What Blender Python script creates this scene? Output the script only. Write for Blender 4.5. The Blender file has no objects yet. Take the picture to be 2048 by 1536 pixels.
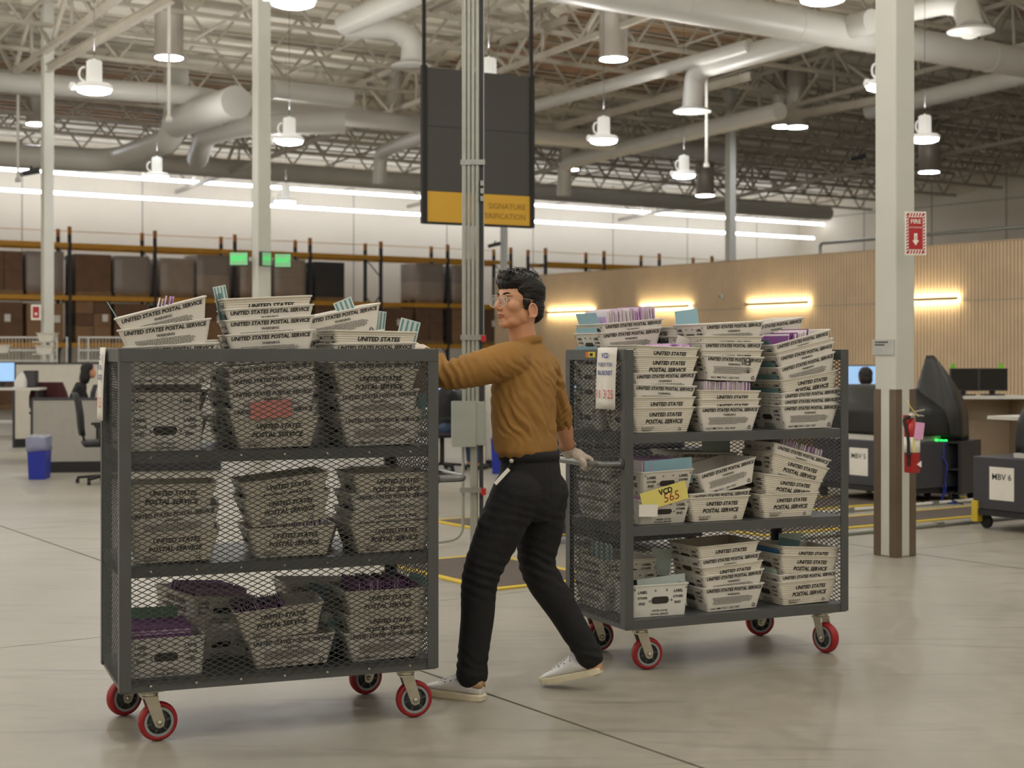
import bpy, bmesh, math, random
import numpy as np
from mathutils import Vector, Matrix, Euler, noise

random.seed(7)
scene = bpy.context.scene
COL = scene.collection
PI = math.pi

# ------------------------------------------------------------------ camera
CAM_H = 1.505      # eye height, metres
FPX = 3000.0       # focal length in photo pixels (2048 wide)
HORIZON = 707.0    # photo row of the horizon
cam_data = bpy.data.cameras.new('camera')
cam = bpy.data.objects.new('camera', cam_data)
COL.objects.link(cam)
cam.location = (0, 0, CAM_H)
cam.rotation_euler = (PI / 2, 0, 0)
cam_data.sensor_width = 36.0
cam_data.lens = FPX / 2048.0 * 36.0
cam_data.shift_y = -(768.0 - HORIZON) / 2048.0
cam_data.clip_start = 0.1
cam_data.clip_end = 200
cam_data.dof.use_dof = True
cam_data.dof.focus_distance = 6.45
cam_data.dof.aperture_fstop = 3.8
scene.camera = cam

# ------------------------------------------------------------------ world, exposure
world = bpy.data.worlds.new('world')
scene.world = world
world.use_nodes = True
world.node_tree.nodes['Background'].inputs[0].default_value = (0.9, 0.88, 0.82, 1)
world.node_tree.nodes['Background'].inputs[1].default_value = 0.02
scene.view_settings.view_transform = 'Standard'
scene.view_settings.look = 'None'
scene.view_settings.gamma = 1.0
scene.view_settings.exposure = 0.0
scene.view_settings.use_curve_mapping = False
LAMP_POWER = 50.0     # watts of each pendant lamp (its light is made in the lamp's builder)
LED_GLOW = 15.0
BAR_GLOW = 34.0
SKYTUBE_GLOW = 60.0

LAMP_UPLIGHT = 50.0    # watts each pendant throws up through its translucent body
scene.cycles.use_adaptive_sampling = True
scene.cycles.adaptive_threshold = 0.02
scene.cycles.max_bounces = 6
scene.cycles.diffuse_bounces = 4
scene.cycles.glossy_bounces = 2
scene.cycles.transmission_bounces = 3
scene.cycles.transparent_max_bounces = 6
scene.cycles.caustics_reflective = False
scene.cycles.caustics_refractive = False

# ------------------------------------------------------------------ building axes: u runs right and away, v left and away
TH = math.radians(34.0)
U = Vector((math.cos(TH), math.sin(TH), 0))
V = Vector((-math.sin(TH), math.cos(TH), 0))
def B(s, t, z=0.0):
    return U * s + V * t + Vector((0, 0, z))
def to_st(p):
    return (p.x * U.x + p.y * U.y, p.x * V.x + p.y * V.y)
def PY(x, y, Y):            # photo pixel at a known distance
    return Vector(((x - 1024) / FPX * Y, Y, CAM_H - (y - HORIZON) / FPX * Y))
def PZ(x, y, z):            # photo pixel on a known height
    return PY(x, y, (CAM_H - z) * FPX / (y - HORIZON))
def PF(x, y):               # photo pixel on the floor
    return PZ(x, y, 0.0)

# ------------------------------------------------------------------ helpers
def srgb(r, g, b):
    f = lambda c: (c / 255 / 12.92) if c / 255 <= 0.04045 else ((c / 255 + 0.055) / 1.055) ** 2.4
    return (f(r), f(g), f(b))

MATS = {}
def mat(name, col, rough=0.5, metal=0.0, vary=0.08, scale=8.0, bump=0.0, bscale=60.0, emit=None, estr=0.0,
        alpha=1.0, spec=0.5, trans=0.0, stretch=None, sss=0.0, col2=None, detail=4.0, coat=0.0):
    """procedural principled material: noise-varied colour, optional noise bump"""
    if name in MATS:
        return MATS[name]
    m = bpy.data.materials.new(name)
    m.use_nodes = True
    nt = m.node_tree
    p = nt.nodes['Principled BSDF']
    c = srgb(*col)
    tc = nt.nodes.new('ShaderNodeTexCoord')
    mp = nt.nodes.new('ShaderNodeMapping')
    nt.links.new(tc.outputs['Object'], mp.inputs[0])
    if stretch:
        mp.inputs['Scale'].default_value = stretch
    nz = nt.nodes.new('ShaderNodeTexNoise')
    nz.inputs['Scale'].default_value = scale
    nz.inputs['Detail'].default_value = detail
    nt.links.new(mp.outputs[0], nz.inputs[0])
    ramp = nt.nodes.new('ShaderNodeValToRGB')
    a = [max(0, x * (1 - vary)) for x in c]
    b = [min(1, x * (1 + vary)) for x in c] if col2 is None else srgb(*col2)
    ramp.color_ramp.elements[0].position = 0.3
    ramp.color_ramp.elements[1].position = 0.7
    ramp.color_ramp.elements[0].color = (*a, 1)
    ramp.color_ramp.elements[1].color = (*b, 1)
    nt.links.new(nz.outputs['Fac'], ramp.inputs[0])
    nt.links.new(ramp.outputs[0], p.inputs['Base Color'])
    p.inputs['Roughness'].default_value = rough
    p.inputs['Metallic'].default_value = metal
    p.inputs['Specular IOR Level'].default_value = spec
    p.inputs['Alpha'].default_value = alpha
    p.inputs['Transmission Weight'].default_value = trans
    p.inputs['Coat Weight'].default_value = coat
    if sss:
        p.inputs['Subsurface Weight'].default_value = sss
        p.inputs['Subsurface Radius'].default_value = (0.012, 0.005, 0.003)
    if emit:
        p.inputs['Emission Color'].default_value = (*srgb(*emit), 1)
        p.inputs['Emission Strength'].default_value = estr
    if bump:
        n2 = nt.nodes.new('ShaderNodeTexNoise')
        n2.inputs['Scale'].default_value = bscale
        n2.inputs['Detail'].default_value = 3
        nt.links.new(mp.outputs[0], n2.inputs[0])
        bp = nt.nodes.new('ShaderNodeBump')
        bp.inputs['Strength'].default_value = bump
        bp.inputs['Distance'].default_value = 0.01
        nt.links.new(n2.outputs['Fac'], bp.inputs['Height'])
        nt.links.new(bp.outputs[0], p.inputs['Normal'])
    MATS[name] = m
    return m

class MB:
    """collects faces; build() links them as one mesh object"""
    def __init__(self):
        self.v = []; self.f = []; self.sm = []
    def add(self, vs, fs, smooth=False, M=None):
        o = len(self.v)
        self.v += [tuple(M @ Vector(p)) for p in vs] if M is not None else [tuple(p) for p in vs]
        self.f += [tuple(i + o for i in f) for f in fs]
        self.sm += [smooth] * len(fs)
        return self
    def box(self, x0, x1, y0, y1, z0, z1, M=None):
        vs = [(x, y, z) for z in (z0, z1) for y in (y0, y1) for x in (x0, x1)]
        fs = [(0, 2, 3, 1), (4, 5, 7, 6), (0, 1, 5, 4), (2, 6, 7, 3), (0, 4, 6, 2), (1, 3, 7, 5)]
        return self.add(vs, fs, False, M)
    def bar(self, a, b, w, h, up=(0, 0, 1)):
        """square bar from a to b, w across, h along up"""
        a = Vector(a); b = Vector(b)
        d = (b - a); L = d.length
        if L < 1e-6: return self
        d.normalize(); up = Vector(up)
        if abs(d.dot(up)) > 0.98: up = Vector((1, 0, 0))
        s = d.cross(up).normalized(); u2 = s.cross(d).normalized()
        vs = []
        for p in (a, b):
            for i, j in ((-1, -1), (1, -1), (1, 1), (-1, 1)):
                vs.append(p + s * (w / 2 * i) + u2 * (h / 2 * j))
        fs = [(3, 2, 1, 0), (4, 5, 6, 7), (0, 1, 5, 4), (1, 2, 6, 5), (2, 3, 7, 6), (3, 0, 4, 7)]
        return self.add(vs, fs)
    def tube(self, pts, r, n=10, caps=True, smooth=True):
        """round tube along pts; r a number or one radius per point"""
        pts = [Vector(p) for p in pts]
        rs = r if isinstance(r, (list, tuple)) else [r] * len(pts)
        t0 = (pts[1] - pts[0]).normalized()
        ref = Vector((0, 0, 1)) if abs(t0.z) < 0.9 else Vector((1, 0, 0))
        a = t0.cross(ref).normalized()
        vs = []
        for i, p in enumerate(pts):
            if i == 0: t = pts[1] - pts[0]
            elif i == len(pts) - 1: t = pts[-1] - pts[-2]
            else: t = (pts[i + 1] - p).normalized() + (p - pts[i - 1]).normalized()
            t.normalize()
            a = (a - t * a.dot(t)).normalized()
            b = t.cross(a)
            for k in range(n):
                q = 2 * PI * k / n
                vs.append(p + (a * math.cos(q) + b * math.sin(q)) * rs[i])
        fs = []
        for i in range(len(pts) - 1):
            for k in range(n):
                k2 = (k + 1) % n
                fs.append((i * n + k, i * n + k2, (i + 1) * n + k2, (i + 1) * n + k))
        self.add(vs, fs, smooth)
        if caps:
            m = (len(pts) - 1) * n
            self.add(vs[:n], [tuple(range(n - 1, -1, -1))])
            self.add(vs[m:], [tuple(range(n))])
        return self
    def lathe(self, prof, n=24, M=None, smooth=True, caps=True):
        """prof: (radius, z) pairs turned about z"""
        vs = []; fs = []
        for r, z in prof:
            for k in range(n):
                q = 2 * PI * k / n
                vs.append((r * math.cos(q), r * math.sin(q), z))
        for i in range(len(prof) - 1):
            for k in range(n):
                k2 = (k + 1) % n
                fs.append((i * n + k, i * n + k2, (i + 1) * n + k2, (i + 1) * n + k))
        if caps:
            fs.append(tuple(range(n - 1, -1, -1)))
            m = (len(prof) - 1) * n
            fs.append(tuple(range(m, m + n)))
        return self.add(vs, fs, smooth, M)
    def ell(self, c, r, n=16, m=10, M=None):
        """ellipsoid"""
        vs = [(c[0], c[1], c[2] - r[2])]; fs = []
        for i in range(1, m):
            th = PI * i / m
            for k in range(n):
                q = 2 * PI * k / n
                vs.append((c[0] + r[0] * math.sin(th) * math.cos(q), c[1] + r[1] * math.sin(th) * math.sin(q), c[2] - r[2] * math.cos(th)))
        vs.append((c[0], c[1], c[2] + r[2]))
        for k in range(n):
            k2 = (k + 1) % n
            fs.append((0, 1 + k2, 1 + k))
            for i in range(m - 2):
                fs.append((1 + i * n + k, 1 + i * n + k2, 1 + (i + 1) * n + k2, 1 + (i + 1) * n + k))
            e = 1 + (m - 2) * n
            fs.append((e + k, e + k2, len(vs) - 1))
        return self.add(vs, fs, True, M)
    def prism(self, poly, d0, d1, M=None):
        """polygon (x,z) extruded along y from d0 to d1"""
        n = len(poly)
        vs = [(x, d0, z) for x, z in poly] + [(x, d1, z) for x, z in poly]
        fs = [tuple(range(n)), tuple(range(2 * n - 1, n - 1, -1))]
        for k in range(n):
            k2 = (k + 1) % n
            fs.append((k, k + n, k2 + n, k2))
        return self.add(vs, fs, False, M)
    def loft(self, rings, smooth=True):
        """rings of equal length, capped at both ends"""
        n = len(rings[0]); vs = [p for r in rings for p in r]; fs = []
        for i in range(len(rings) - 1):
            for k in range(n):
                k2 = (k + 1) % n
                fs.append((i * n + k, i * n + k2, (i + 1) * n + k2, (i + 1) * n + k))
        fs.append(tuple(range(n - 1, -1, -1)))
        m = (len(rings) - 1) * n
        fs.append(tuple(range(m, m + n)))
        return self.add(vs, fs, smooth)
    def mesh(self, name, m=None):
        me = bpy.data.meshes.new(name)
        me.from_pydata(self.v, [], self.f)
        me.polygons.foreach_set('use_smooth', self.sm)
        if m: me.materials.append(m)
        me.update()
        return me
    def build(self, name, m, parent=None, loc=None, rz=None):
        return link(name, self.mesh(name, m), parent, loc, rz)

def link(name, data, parent=None, loc=None, rz=None, M=None):
    o = bpy.data.objects.new(name, data)
    COL.objects.link(o)
    if parent: o.parent = parent
    if M is not None: o.matrix_basis = M
    if loc is not None: o.location = loc
    if rz is not None: o.rotation_euler = (0, 0, rz)
    return o
def tag(o, label, cat, group=None, kind=None):
    o['label'] = label; o['category'] = cat
    if group: o['group'] = group
    if kind: o['kind'] = kind
    return o
def thing(name, label, cat, loc=(0, 0, 0), rz=0.0, group=None, M=None):
    o = bpy.data.objects.new(name, None)
    o.empty_display_size = 0.1
    COL.objects.link(o)
    if M is not None: o.matrix_basis = M
    else:
        o.location = loc; o.rotation_euler = (0, 0, rz)
    return tag(o, label, cat, group)
def struct(o):
    o['kind'] = 'structure'
    return o
def copy_tree(o, parent=None):
    c = o.copy(); COL.objects.link(c); c.parent = parent
    for ch in list(o.children):
        copy_tree(ch, c)
    return c
def text_mesh(items, name, m):
    """items: (string, width or None, size, x, z, shear, bold, align). Flat lettering in the xz plane facing -y."""
    vs = []; fs = []
    for s, width, size, x, z, shear, bold, align in items:
        cu = bpy.data.curves.new('t', 'FONT')
        cu.body = s; cu.size = size; cu.shear = shear; cu.offset = bold * size
        cu.resolution_u = 2; cu.align_x = align; cu.align_y = 'CENTER'
        ob = bpy.data.objects.new('t', cu); COL.objects.link(ob)
        dg = bpy.context.evaluated_depsgraph_get(); dg.update()
        me = bpy.data.meshes.new_from_object(ob.evaluated_get(dg))
        xs = [v.co.x for v in me.vertices]
        k = 1.0
        if width and xs: k = width / (max(xs) - min(xs))
        o = len(vs)
        vs += [(x + v.co.x * k, 0, z + v.co.y * (k if not width else min(k, 1.25))) for v in me.vertices]
        fs += [tuple(i + o for i in p.vertices) for p in me.polygons]
        bpy.data.objects.remove(ob); bpy.data.meshes.remove(me); bpy.data.curves.remove(cu)
    me = bpy.data.meshes.new(name); me.from_pydata(vs, [], fs); me.materials.append(m); me.update()
    return me
def bevel(o, w, seg=2):
    md = o.modifiers.new('bevel', 'BEVEL'); md.width = w; md.segments = seg; md.limit_method = 'ANGLE'
    return o
def remesh_to_mesh(mb, name, voxel, smooth_iter=6, smooth_fac=0.5):
    """fuse overlapping solids into one continuous surface"""
    me = mb.mesh(name)
    ob = bpy.data.objects.new('tmp', me); COL.objects.link(ob)
    r = ob.modifiers.new('r', 'REMESH'); r.mode = 'VOXEL'; r.voxel_size = voxel; r.use_smooth_shade = True
    if smooth_iter:
        s = ob.modifiers.new('s', 'SMOOTH'); s.factor = smooth_fac; s.iterations = smooth_iter
    dg = bpy.context.evaluated_depsgraph_get(); dg.update()
    out = bpy.data.meshes.new_from_object(ob.evaluated_get(dg))
    out.name = name
    bpy.data.objects.remove(ob); bpy.data.meshes.remove(me)
    return out

# ------------------------------------------------------------------ common materials
M_white = mat('painted_white', (214, 212, 205), 0.55, vary=0.04, scale=1.5)
M_deck = mat('ceiling_deck_white', (240, 235, 222), 0.7, vary=0.10, scale=0.6)
M_steelwhite = mat('joist_paint', (176, 169, 156), 0.6, vary=0.10, scale=3)
M_duct = mat('duct_paint', (186, 184, 178), 0.42, vary=0.05, scale=1.2, metal=0.0)
M_black = mat('black_print', (26, 25, 24), 0.7, vary=0.05)
M_darkgrey = mat('dark_plastic', (40, 40, 42), 0.5, vary=0.1)
M_galv = mat('galvanised_steel', (150, 152, 148), 0.38, metal=0.6, vary=0.1, scale=14)
M_chrome = mat('zinc_plate', (190, 186, 172), 0.33, metal=0.8, vary=0.1, scale=25)
M_paper = mat('paper_white', (232, 229, 222), 0.8, vary=0.03)
# ================================================================== the room
def floor_material():
    m = mat('polished_concrete', (160, 155, 143), 0.36, vary=0.13, scale=0.55, bump=0.03, bscale=90, detail=8, spec=0.4)
    nt = m.node_tree; p = nt.nodes['Principled BSDF']
    geo = nt.nodes.new('ShaderNodeNewGeometry')
    base = p.inputs['Base Color'].links[0].from_socket
    for n in [n for n in nt.nodes if n.type == 'MAPPING']:
        nt.links.new(geo.outputs['Position'], n.inputs[0])
    # fine mottling and a few darker scuffs and tyre arcs
    n2 = nt.nodes.new('ShaderNodeTexNoise'); n2.inputs['Scale'].default_value = 9; n2.inputs['Detail'].default_value = 9
    nt.links.new(geo.outputs['Position'], n2.inputs[0])
    r2 = nt.nodes.new('ShaderNodeMapRange'); r2.inputs[1].default_value = 0.25; r2.inputs[2].default_value = 0.75
    r2.inputs[3].default_value = 0.86; r2.inputs[4].default_value = 1.08
    nt.links.new(n2.outputs['Fac'], r2.inputs[0])
    mp3 = nt.nodes.new('ShaderNodeMapping'); mp3.inputs['Scale'].default_value = (0.5, 3.2, 1); mp3.inputs['Rotation'].default_value = (0, 0, 0.25)
    nt.links.new(geo.outputs['Position'], mp3.inputs[0])
    n3 = nt.nodes.new('ShaderNodeTexNoise'); n3.inputs['Scale'].default_value = 1.6; n3.inputs['Detail'].default_value = 6; n3.inputs['Distortion'].default_value = 1.4
    nt.links.new(mp3.outputs[0], n3.inputs[0])
    r3 = nt.nodes.new('ShaderNodeMapRange'); r3.inputs[1].default_value = 0.56; r3.inputs[2].default_value = 0.74
    r3.inputs[3].default_value = 1.0; r3.inputs[4].default_value = 0.74
    nt.links.new(n3.outputs['Fac'], r3.inputs[0])
    mu = nt.nodes.new('ShaderNodeMath'); mu.operation = 'MULTIPLY'
    nt.links.new(r2.outputs[0], mu.inputs[0]); nt.links.new(r3.outputs[0], mu.inputs[1])
    mx = nt.nodes.new('ShaderNodeMix'); mx.data_type = 'RGBA'; mx.blend_type = 'MULTIPLY'; mx.inputs[0].default_value = 1
    nt.links.new(base, mx.inputs[6]); nt.links.new(mu.outputs[0], mx.inputs[7])
    nt.links.new(mx.outputs[2], p.inputs['Base Color'])
    rr = nt.nodes.new('ShaderNodeMapRange'); rr.inputs[3].default_value = 0.30; rr.inputs[4].default_value = 0.5
    nt.links.new(n2.outputs['Fac'], rr.inputs[0]); nt.links.new(rr.outputs[0], p.inputs['Roughness'])
    return m
M_floor = floor_material()
M_joint = mat('joint_filler', (52, 46, 42), 0.8)
S0, S1, T0, T1 = -14.0, 43.66, -9.0, 43.9      # room extents along u and v
ROOF = 8.9
SLOPE = 0.05                                   # the roof falls toward the far wall
def roof_z(t): return ROOF - SLOPE * (t - 20.0)
WTOP = 10.2
# floor: dark joint bed with concrete slabs on it
fl = MB().box(S0, S1, T0, T1, -0.2, -0.02).build('floor', M_joint, rz=TH)
struct(fl)
JS = 5.2; JW = 0.018; JT = 0.009
slines = [3.62 + JS * k for k in range(-4, 9)]
tlines = [7.82 + JS * k for k in range(-4, 8)]
sl = [S0] + [x for x in slines if S0 < x < S1] + [S1]
tl = [T0] + [x for x in tlines if T0 < x < T1] + [T1]
for i in range(len(sl) - 1):
    for j in range(len(tl) - 1):
        a, b, c, d = sl[i] + JW / 2, sl[i + 1] - JW / 2, tl[j] + JT / 2, tl[j + 1] - JT / 2
        MB().box(a, b, c, d, -0.02, 0.0).build('concrete_slab', M_floor, fl)

# walls
M_wall = mat('wall_paint', (222, 212, 194), 0.75, vary=0.04, scale=0.4)
M_walljoint = mat('wall_joint', (150, 146, 138), 0.8)
wb = struct(MB().box(S0, S1, T1, T1 + 0.2, 0, WTOP).build('wall_back', M_wall, rz=TH))
wr = struct(MB().box(S1, S1 + 0.2, T0, T1 + 0.2, 0, WTOP).build('wall_right', M_wall, rz=TH))
struct(MB().box(S0 - 0.2, S0, T0, T1 + 0.2, 0, WTOP).build('wall_left', M_wall, rz=TH))
struct(MB().box(S0 - 0.2, S1 + 0.2, T0 - 0.2, T0, 0, WTOP).build('wall_front', M_wall, rz=TH))
# tilt-up panel joints on the two far walls
for k in range(9):
    MB().box(12.5 + 3.6 * k, 12.53 + 3.6 * k, T1 - 0.012, T1 - 0.001, 0.2, ROOF - 0.05).build('panel_joint', M_walljoint, wb)
for k in range(9):
    MB().box(S1 - 0.012, S1 - 0.001, 14.0 + 3.3 * k, 14.03 + 3.3 * k, 0.2, ROOF - 0.05).build('panel_joint', M_walljoint, wr)
MB().box(S1 - 0.012, S1 - 0.001, 8, T1 - 0.3, 6.9, 6.93).build('panel_joint', M_walljoint, wr)

# ceiling deck, ribbed underside, insulation stained darker in the far bays
ce = MB().box(S0 - 0.2, S1 + 0.2, T0 - 0.2, T1 + 0.2, ROOF, ROOF + 0.15).build('ceiling', M_deck)
ce.rotation_euler = (-math.atan(SLOPE), 0, TH); ce.location = (0, 0, SLOPE * 20.0)
struct(ce)
M_rib = mat('deck_rib', (205, 198, 184), 0.7, vary=0.1, scale=0.8)
M_woodpur = mat('timber_purlin', (168, 138, 112), 0.75, vary=0.2, scale=2)
for k in range(46):
    t = 7.0 + k * 0.8
    MB().box(-4, S1, t, t + 0.06, ROOF - 0.06, ROOF).build('deck_rib', M_rib, ce)
for (s0_, s1_, t0_, n_) in ((18.5, 25.0, 24.2, 16), (9.0, 17.0, 33.0, 18), (26, 33, 15.0, 14)):
    for k in range(n_):
        MB().box(s0_, s1_, t0_ + k * 0.4, t0_ + k * 0.4 + 0.22, ROOF - 0.05, ROOF - 0.001).build('timber_purlin', M_woodpur, ce)

# open-web joists along u, girder trusses along v
JOIST_T = [11.6 + 2.0 * k for k in range(15)]
def web_points(a, b, pitch):
    n = max(2, int(round((b - a) / pitch)))
    return [a + (b - a) * i / n for i in range(n + 1)]
jz0, jz1 = 8.0, 8.78
js0, js1 = -2.0, S1 - 0.1
jm = MB()
jm.bar((js0, 0, jz0), (js1, 0, jz0), 0.09, 0.075)
jm.bar((js0, 0, jz1), (js1, 0, jz1), 0.09, 0.06)
jweb = MB()
xs = web_points(js0, js1, 0.62)
for i in range(len(xs) - 1):
    a, b = (jz0, jz1) if i % 2 == 0 else (jz1, jz0)
    jweb.bar((xs[i], 0, a), (xs[i + 1], 0, b), 0.045, 0.045, up=(0, 1, 0))
jmesh = jm.mesh('joist', M_steelwhite); wmesh = jweb.mesh('joist_web', M_steelwhite)
for t in JOIST_T:
    j = link('joist', jmesh, ce, loc=(0, t, 0))
    link('joist_web', wmesh, j)
gz0, gz1 = 7.65, 8.6
gm = MB()
gm.bar((0, 8, gz0), (0, T1 - 0.1, gz0), 0.11, 0.10)
gm.bar((0, 8, gz1), (0, T1 - 0.1, gz1), 0.12, 0.10)
gw = MB()
ys = web_points(8, T1 - 0.1, 1.25)
for i in range(len(ys) - 1):
    a, b = (gz0, gz1) if i % 2 == 0 else (gz1, gz0)
    gw.bar((0, ys[i], a), (0, ys[i + 1], b), 0.07, 0.07, up=(1, 0, 0))
    if i % 2 == 1:
        gw.bar((0, ys[i], gz0), (0, ys[i], gz1), 0.05, 0.05)
gmesh = gm.mesh('girder', M_steelwhite); gwm = gw.mesh('girder_web', M_steelwhite)
for s in (8.55, 17.2, 25.4, 34.4):
    g = link('girder', gmesh, ce, loc=(s, 0, 0))
    link('girder_web', gwm, g)
# cross bridging between joists
brm = MB().bar((0, 9, 8.06), (0, T1 - 0.2, 8.06), 0.04, 0.04).mesh('bridging', M_steelwhite)
for s in (11.3, 14.2, 20.3, 23.0, 28.5, 31.5, 37.5, 40.5, 5.8):
    link('bridging', brm, ce, loc=(s, 0, 0))

# long light strips on the far wall: two rows of tubes end to end
M_led = mat('led_tube', (250, 248, 240), 0.4, emit=(238, 244, 255), estr=LED_GLOW)
M_ledcase = mat('led_housing', (200, 200, 198), 0.5)
SEG = 2.42
for row, z in enumerate((6.62, 6.05)):
    n = 14
    for k in range(n):
        s = 10.0 + k * SEG - (0.9 if row else 0)
        lab = '%s white light tube of the %s row before the far wall, counted from left' % (
            ['first', 'second', 'third', 'fourth', 'fifth', 'sixth', 'seventh', 'eighth', 'ninth', 'tenth', 'eleventh', 'twelfth', 'thirteenth', 'fourteenth'][k],
            'upper' if row == 0 else 'lower')
        e = min(s + SEG - 0.03, S1 - 0.15)
        t = thing('tube_light', lab, 'light', B((s + e) / 2, T1 - 1.5, z), TH, 'light tubes on the far wall')
        h = (e - s) / 2
        MB().box(-h, h, -0.014, 0.014, 0.044, 0.075).build('housing', M_ledcase, t)
        for q in (-h * 0.8, h * 0.8):
            MB().tube([(q, 0, 0.08), (q, 0, 7.75 - z)], 0.004, 5).build('suspension_cable', M_ledcase, t)
        MB().tube([(-h, 0, 0), (h, 0, 0)], 0.042, 8).build('diffuser', M_led, t)

# tan slatted partition wall on the right
TS = 24.2; TZ = 3.68
def slat_material():
    m = mat('slatted_wood', (216, 192, 160), 0.6, vary=0.06, scale=2.0)
    return m
M_slat = slat_material()
M_panel = mat('tan_panel', (186, 164, 134), 0.6, vary=0.05)
tw = struct(MB().box(TS, TS + 0.25, 7.5, 36.8, 0, TZ).build('wall_partition', M_panel, rz=TH))
sm_ = MB()
y = 7.5
while y < 36.7:
    sm_.box(TS - 0.03, TS - 0.002, y, y + 0.062, 0.12, TZ - 0.0)
    y += 0.085
so = sm_.build('slat', M_slat, tw); so['kind'] = 'stuff'
MB().box(TS - 0.035, TS, 7.5, 36.8, 0, 0.12).build('baseboard', M_darkgrey, tw)
MB().box(TS - 0.04, TS + 0.27, 7.5, 36.8, TZ, TZ + 0.03).build('cap', M_panel, tw)
MB().box(TS - 0.036, TS, 7.5, 36.8, 2.55, 2.565).build('seam', M_walljoint, tw)
# light bars on it
M_bar = mat('light_bar_glow', (255, 250, 230), 0.4, emit=(255, 238, 190), estr=BAR_GLOW)
def on_tan(x, y, ds=0.0):
    # pixel on the plane s = TS - ds
    d = Vector(((x - 1024) / FPX, 1.0, -(y - HORIZON) / FPX))
    k = (TS - ds) / (d.x * U.x + d.y * U.y)
    p = d * k; p.z += CAM_H
    return p
for lab, x0, x1, y0 in (('glowing wall bar nearest the man\'s head on the tan wall', 1098, 1192, 624),
                        ('glowing wall bar behind the middle of the right cart on tan wall', 1282, 1387, 614),
                        ('glowing wall bar just left of the big column on tan wall', 1497, 1626, 607),
                        ('glowing wall bar just right of the big column on tan wall', 1800, 1925, 599)):
    a = on_tan(x0, y0); b = on_tan(x1, y0)
    ta, tb = to_st(a)[1], to_st(b)[1]
    zc = (a.z + b.z) / 2
    t = thing('wall_light_bar', lab, 'wall light', B(TS - 0.03, (ta + tb) / 2, zc), TH, 'light bars on the tan wall')
    h = abs(tb - ta) / 2
    m = MB().box(-0.10, 0.0, -h, h, -0.012, 0.012)
    m.box(-0.112, -0.10, -h, h, -0.034, 0.034)
    m.build('housing', M_panel, t)
    MB().box(-0.09, -0.02, -h + 0.02, h - 0.02, 0.0125, 0.022).build('up_glow', M_bar, t)
    MB().box(-0.09, -0.02, -h + 0.02, h - 0.02, -0.022, -0.0125).build('down_glow', M_bar, t)

# ------------------------------------------------------------------ columns
M_col = mat('column_paint', (200, 200, 192), 0.5, vary=0.04, scale=2)
M_guard = mat('bronze_guard', (112, 98, 84), 0.4, metal=0.4, vary=0.12, scale=3)
def column(label, s, t, a=0.2, top=8.2, guard=False):
    c = thing('column', label, 'column', B(s, t), TH, 'steel columns')
    bevel(MB().box(-a / 2, a / 2, -a / 2, a / 2, 0, top).build('shaft', M_col, c), 0.012, 3)
    MB().box(-a / 2 - 0.06, a / 2 + 0.06, -a / 2 - 0.06, a / 2 + 0.06, top, top + 0.03).build('cap_plate', M_steelwhite, c)
    if guard:
        w = 0.065; g = a / 2 + 0.006; h = 1.24
        for sx in (-1, 1):
            for sy in (-1, 1):
                m = MB()
                x0, x1 = sorted((sx * g, sx * (g - w))); y0, y1 = sorted((sy * (g - 0.006), sy * g))
                m.box(x0, x1, y0, y1, 0.002, h)
                x0, x1 = sorted((sx * (g - 0.006), sx * g)); y0, y1 = sorted((sy * (g - w), sy * (g - 0.006)))
                m.box(x0, x1, y0, y1, 0.002, h)
                m.build('corner_guard', M_guard, c)
    return c
pc = PF(1792, 1116)                       # nearest corner of the big column
cs, ct = to_st(pc)
COLS, COLT = cs + 0.105, ct + 0.105
column('big square white column with bronze corner guards at right', COLS, COLT, 0.205, guard=True)
def col_at(x, Y):
    return to_st(Vector(((x - 1024) / FPX * Y, Y, 0)))
C2 = col_at(523, 20.6); C1 = col_at(95, 28.6); C4 = col_at(1461, 38.0); C6 = col_at(1008, 44.0)
column('white column rising behind the middle of the left cart', *C2, a=0.195)
column('slim white column at far left before the racks', *C1, a=0.195)
column('distant grey column standing behind the tan wall', *C4, a=0.2)
column('thin distant column behind the man\'s head', *C6, a=0.16)
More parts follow.
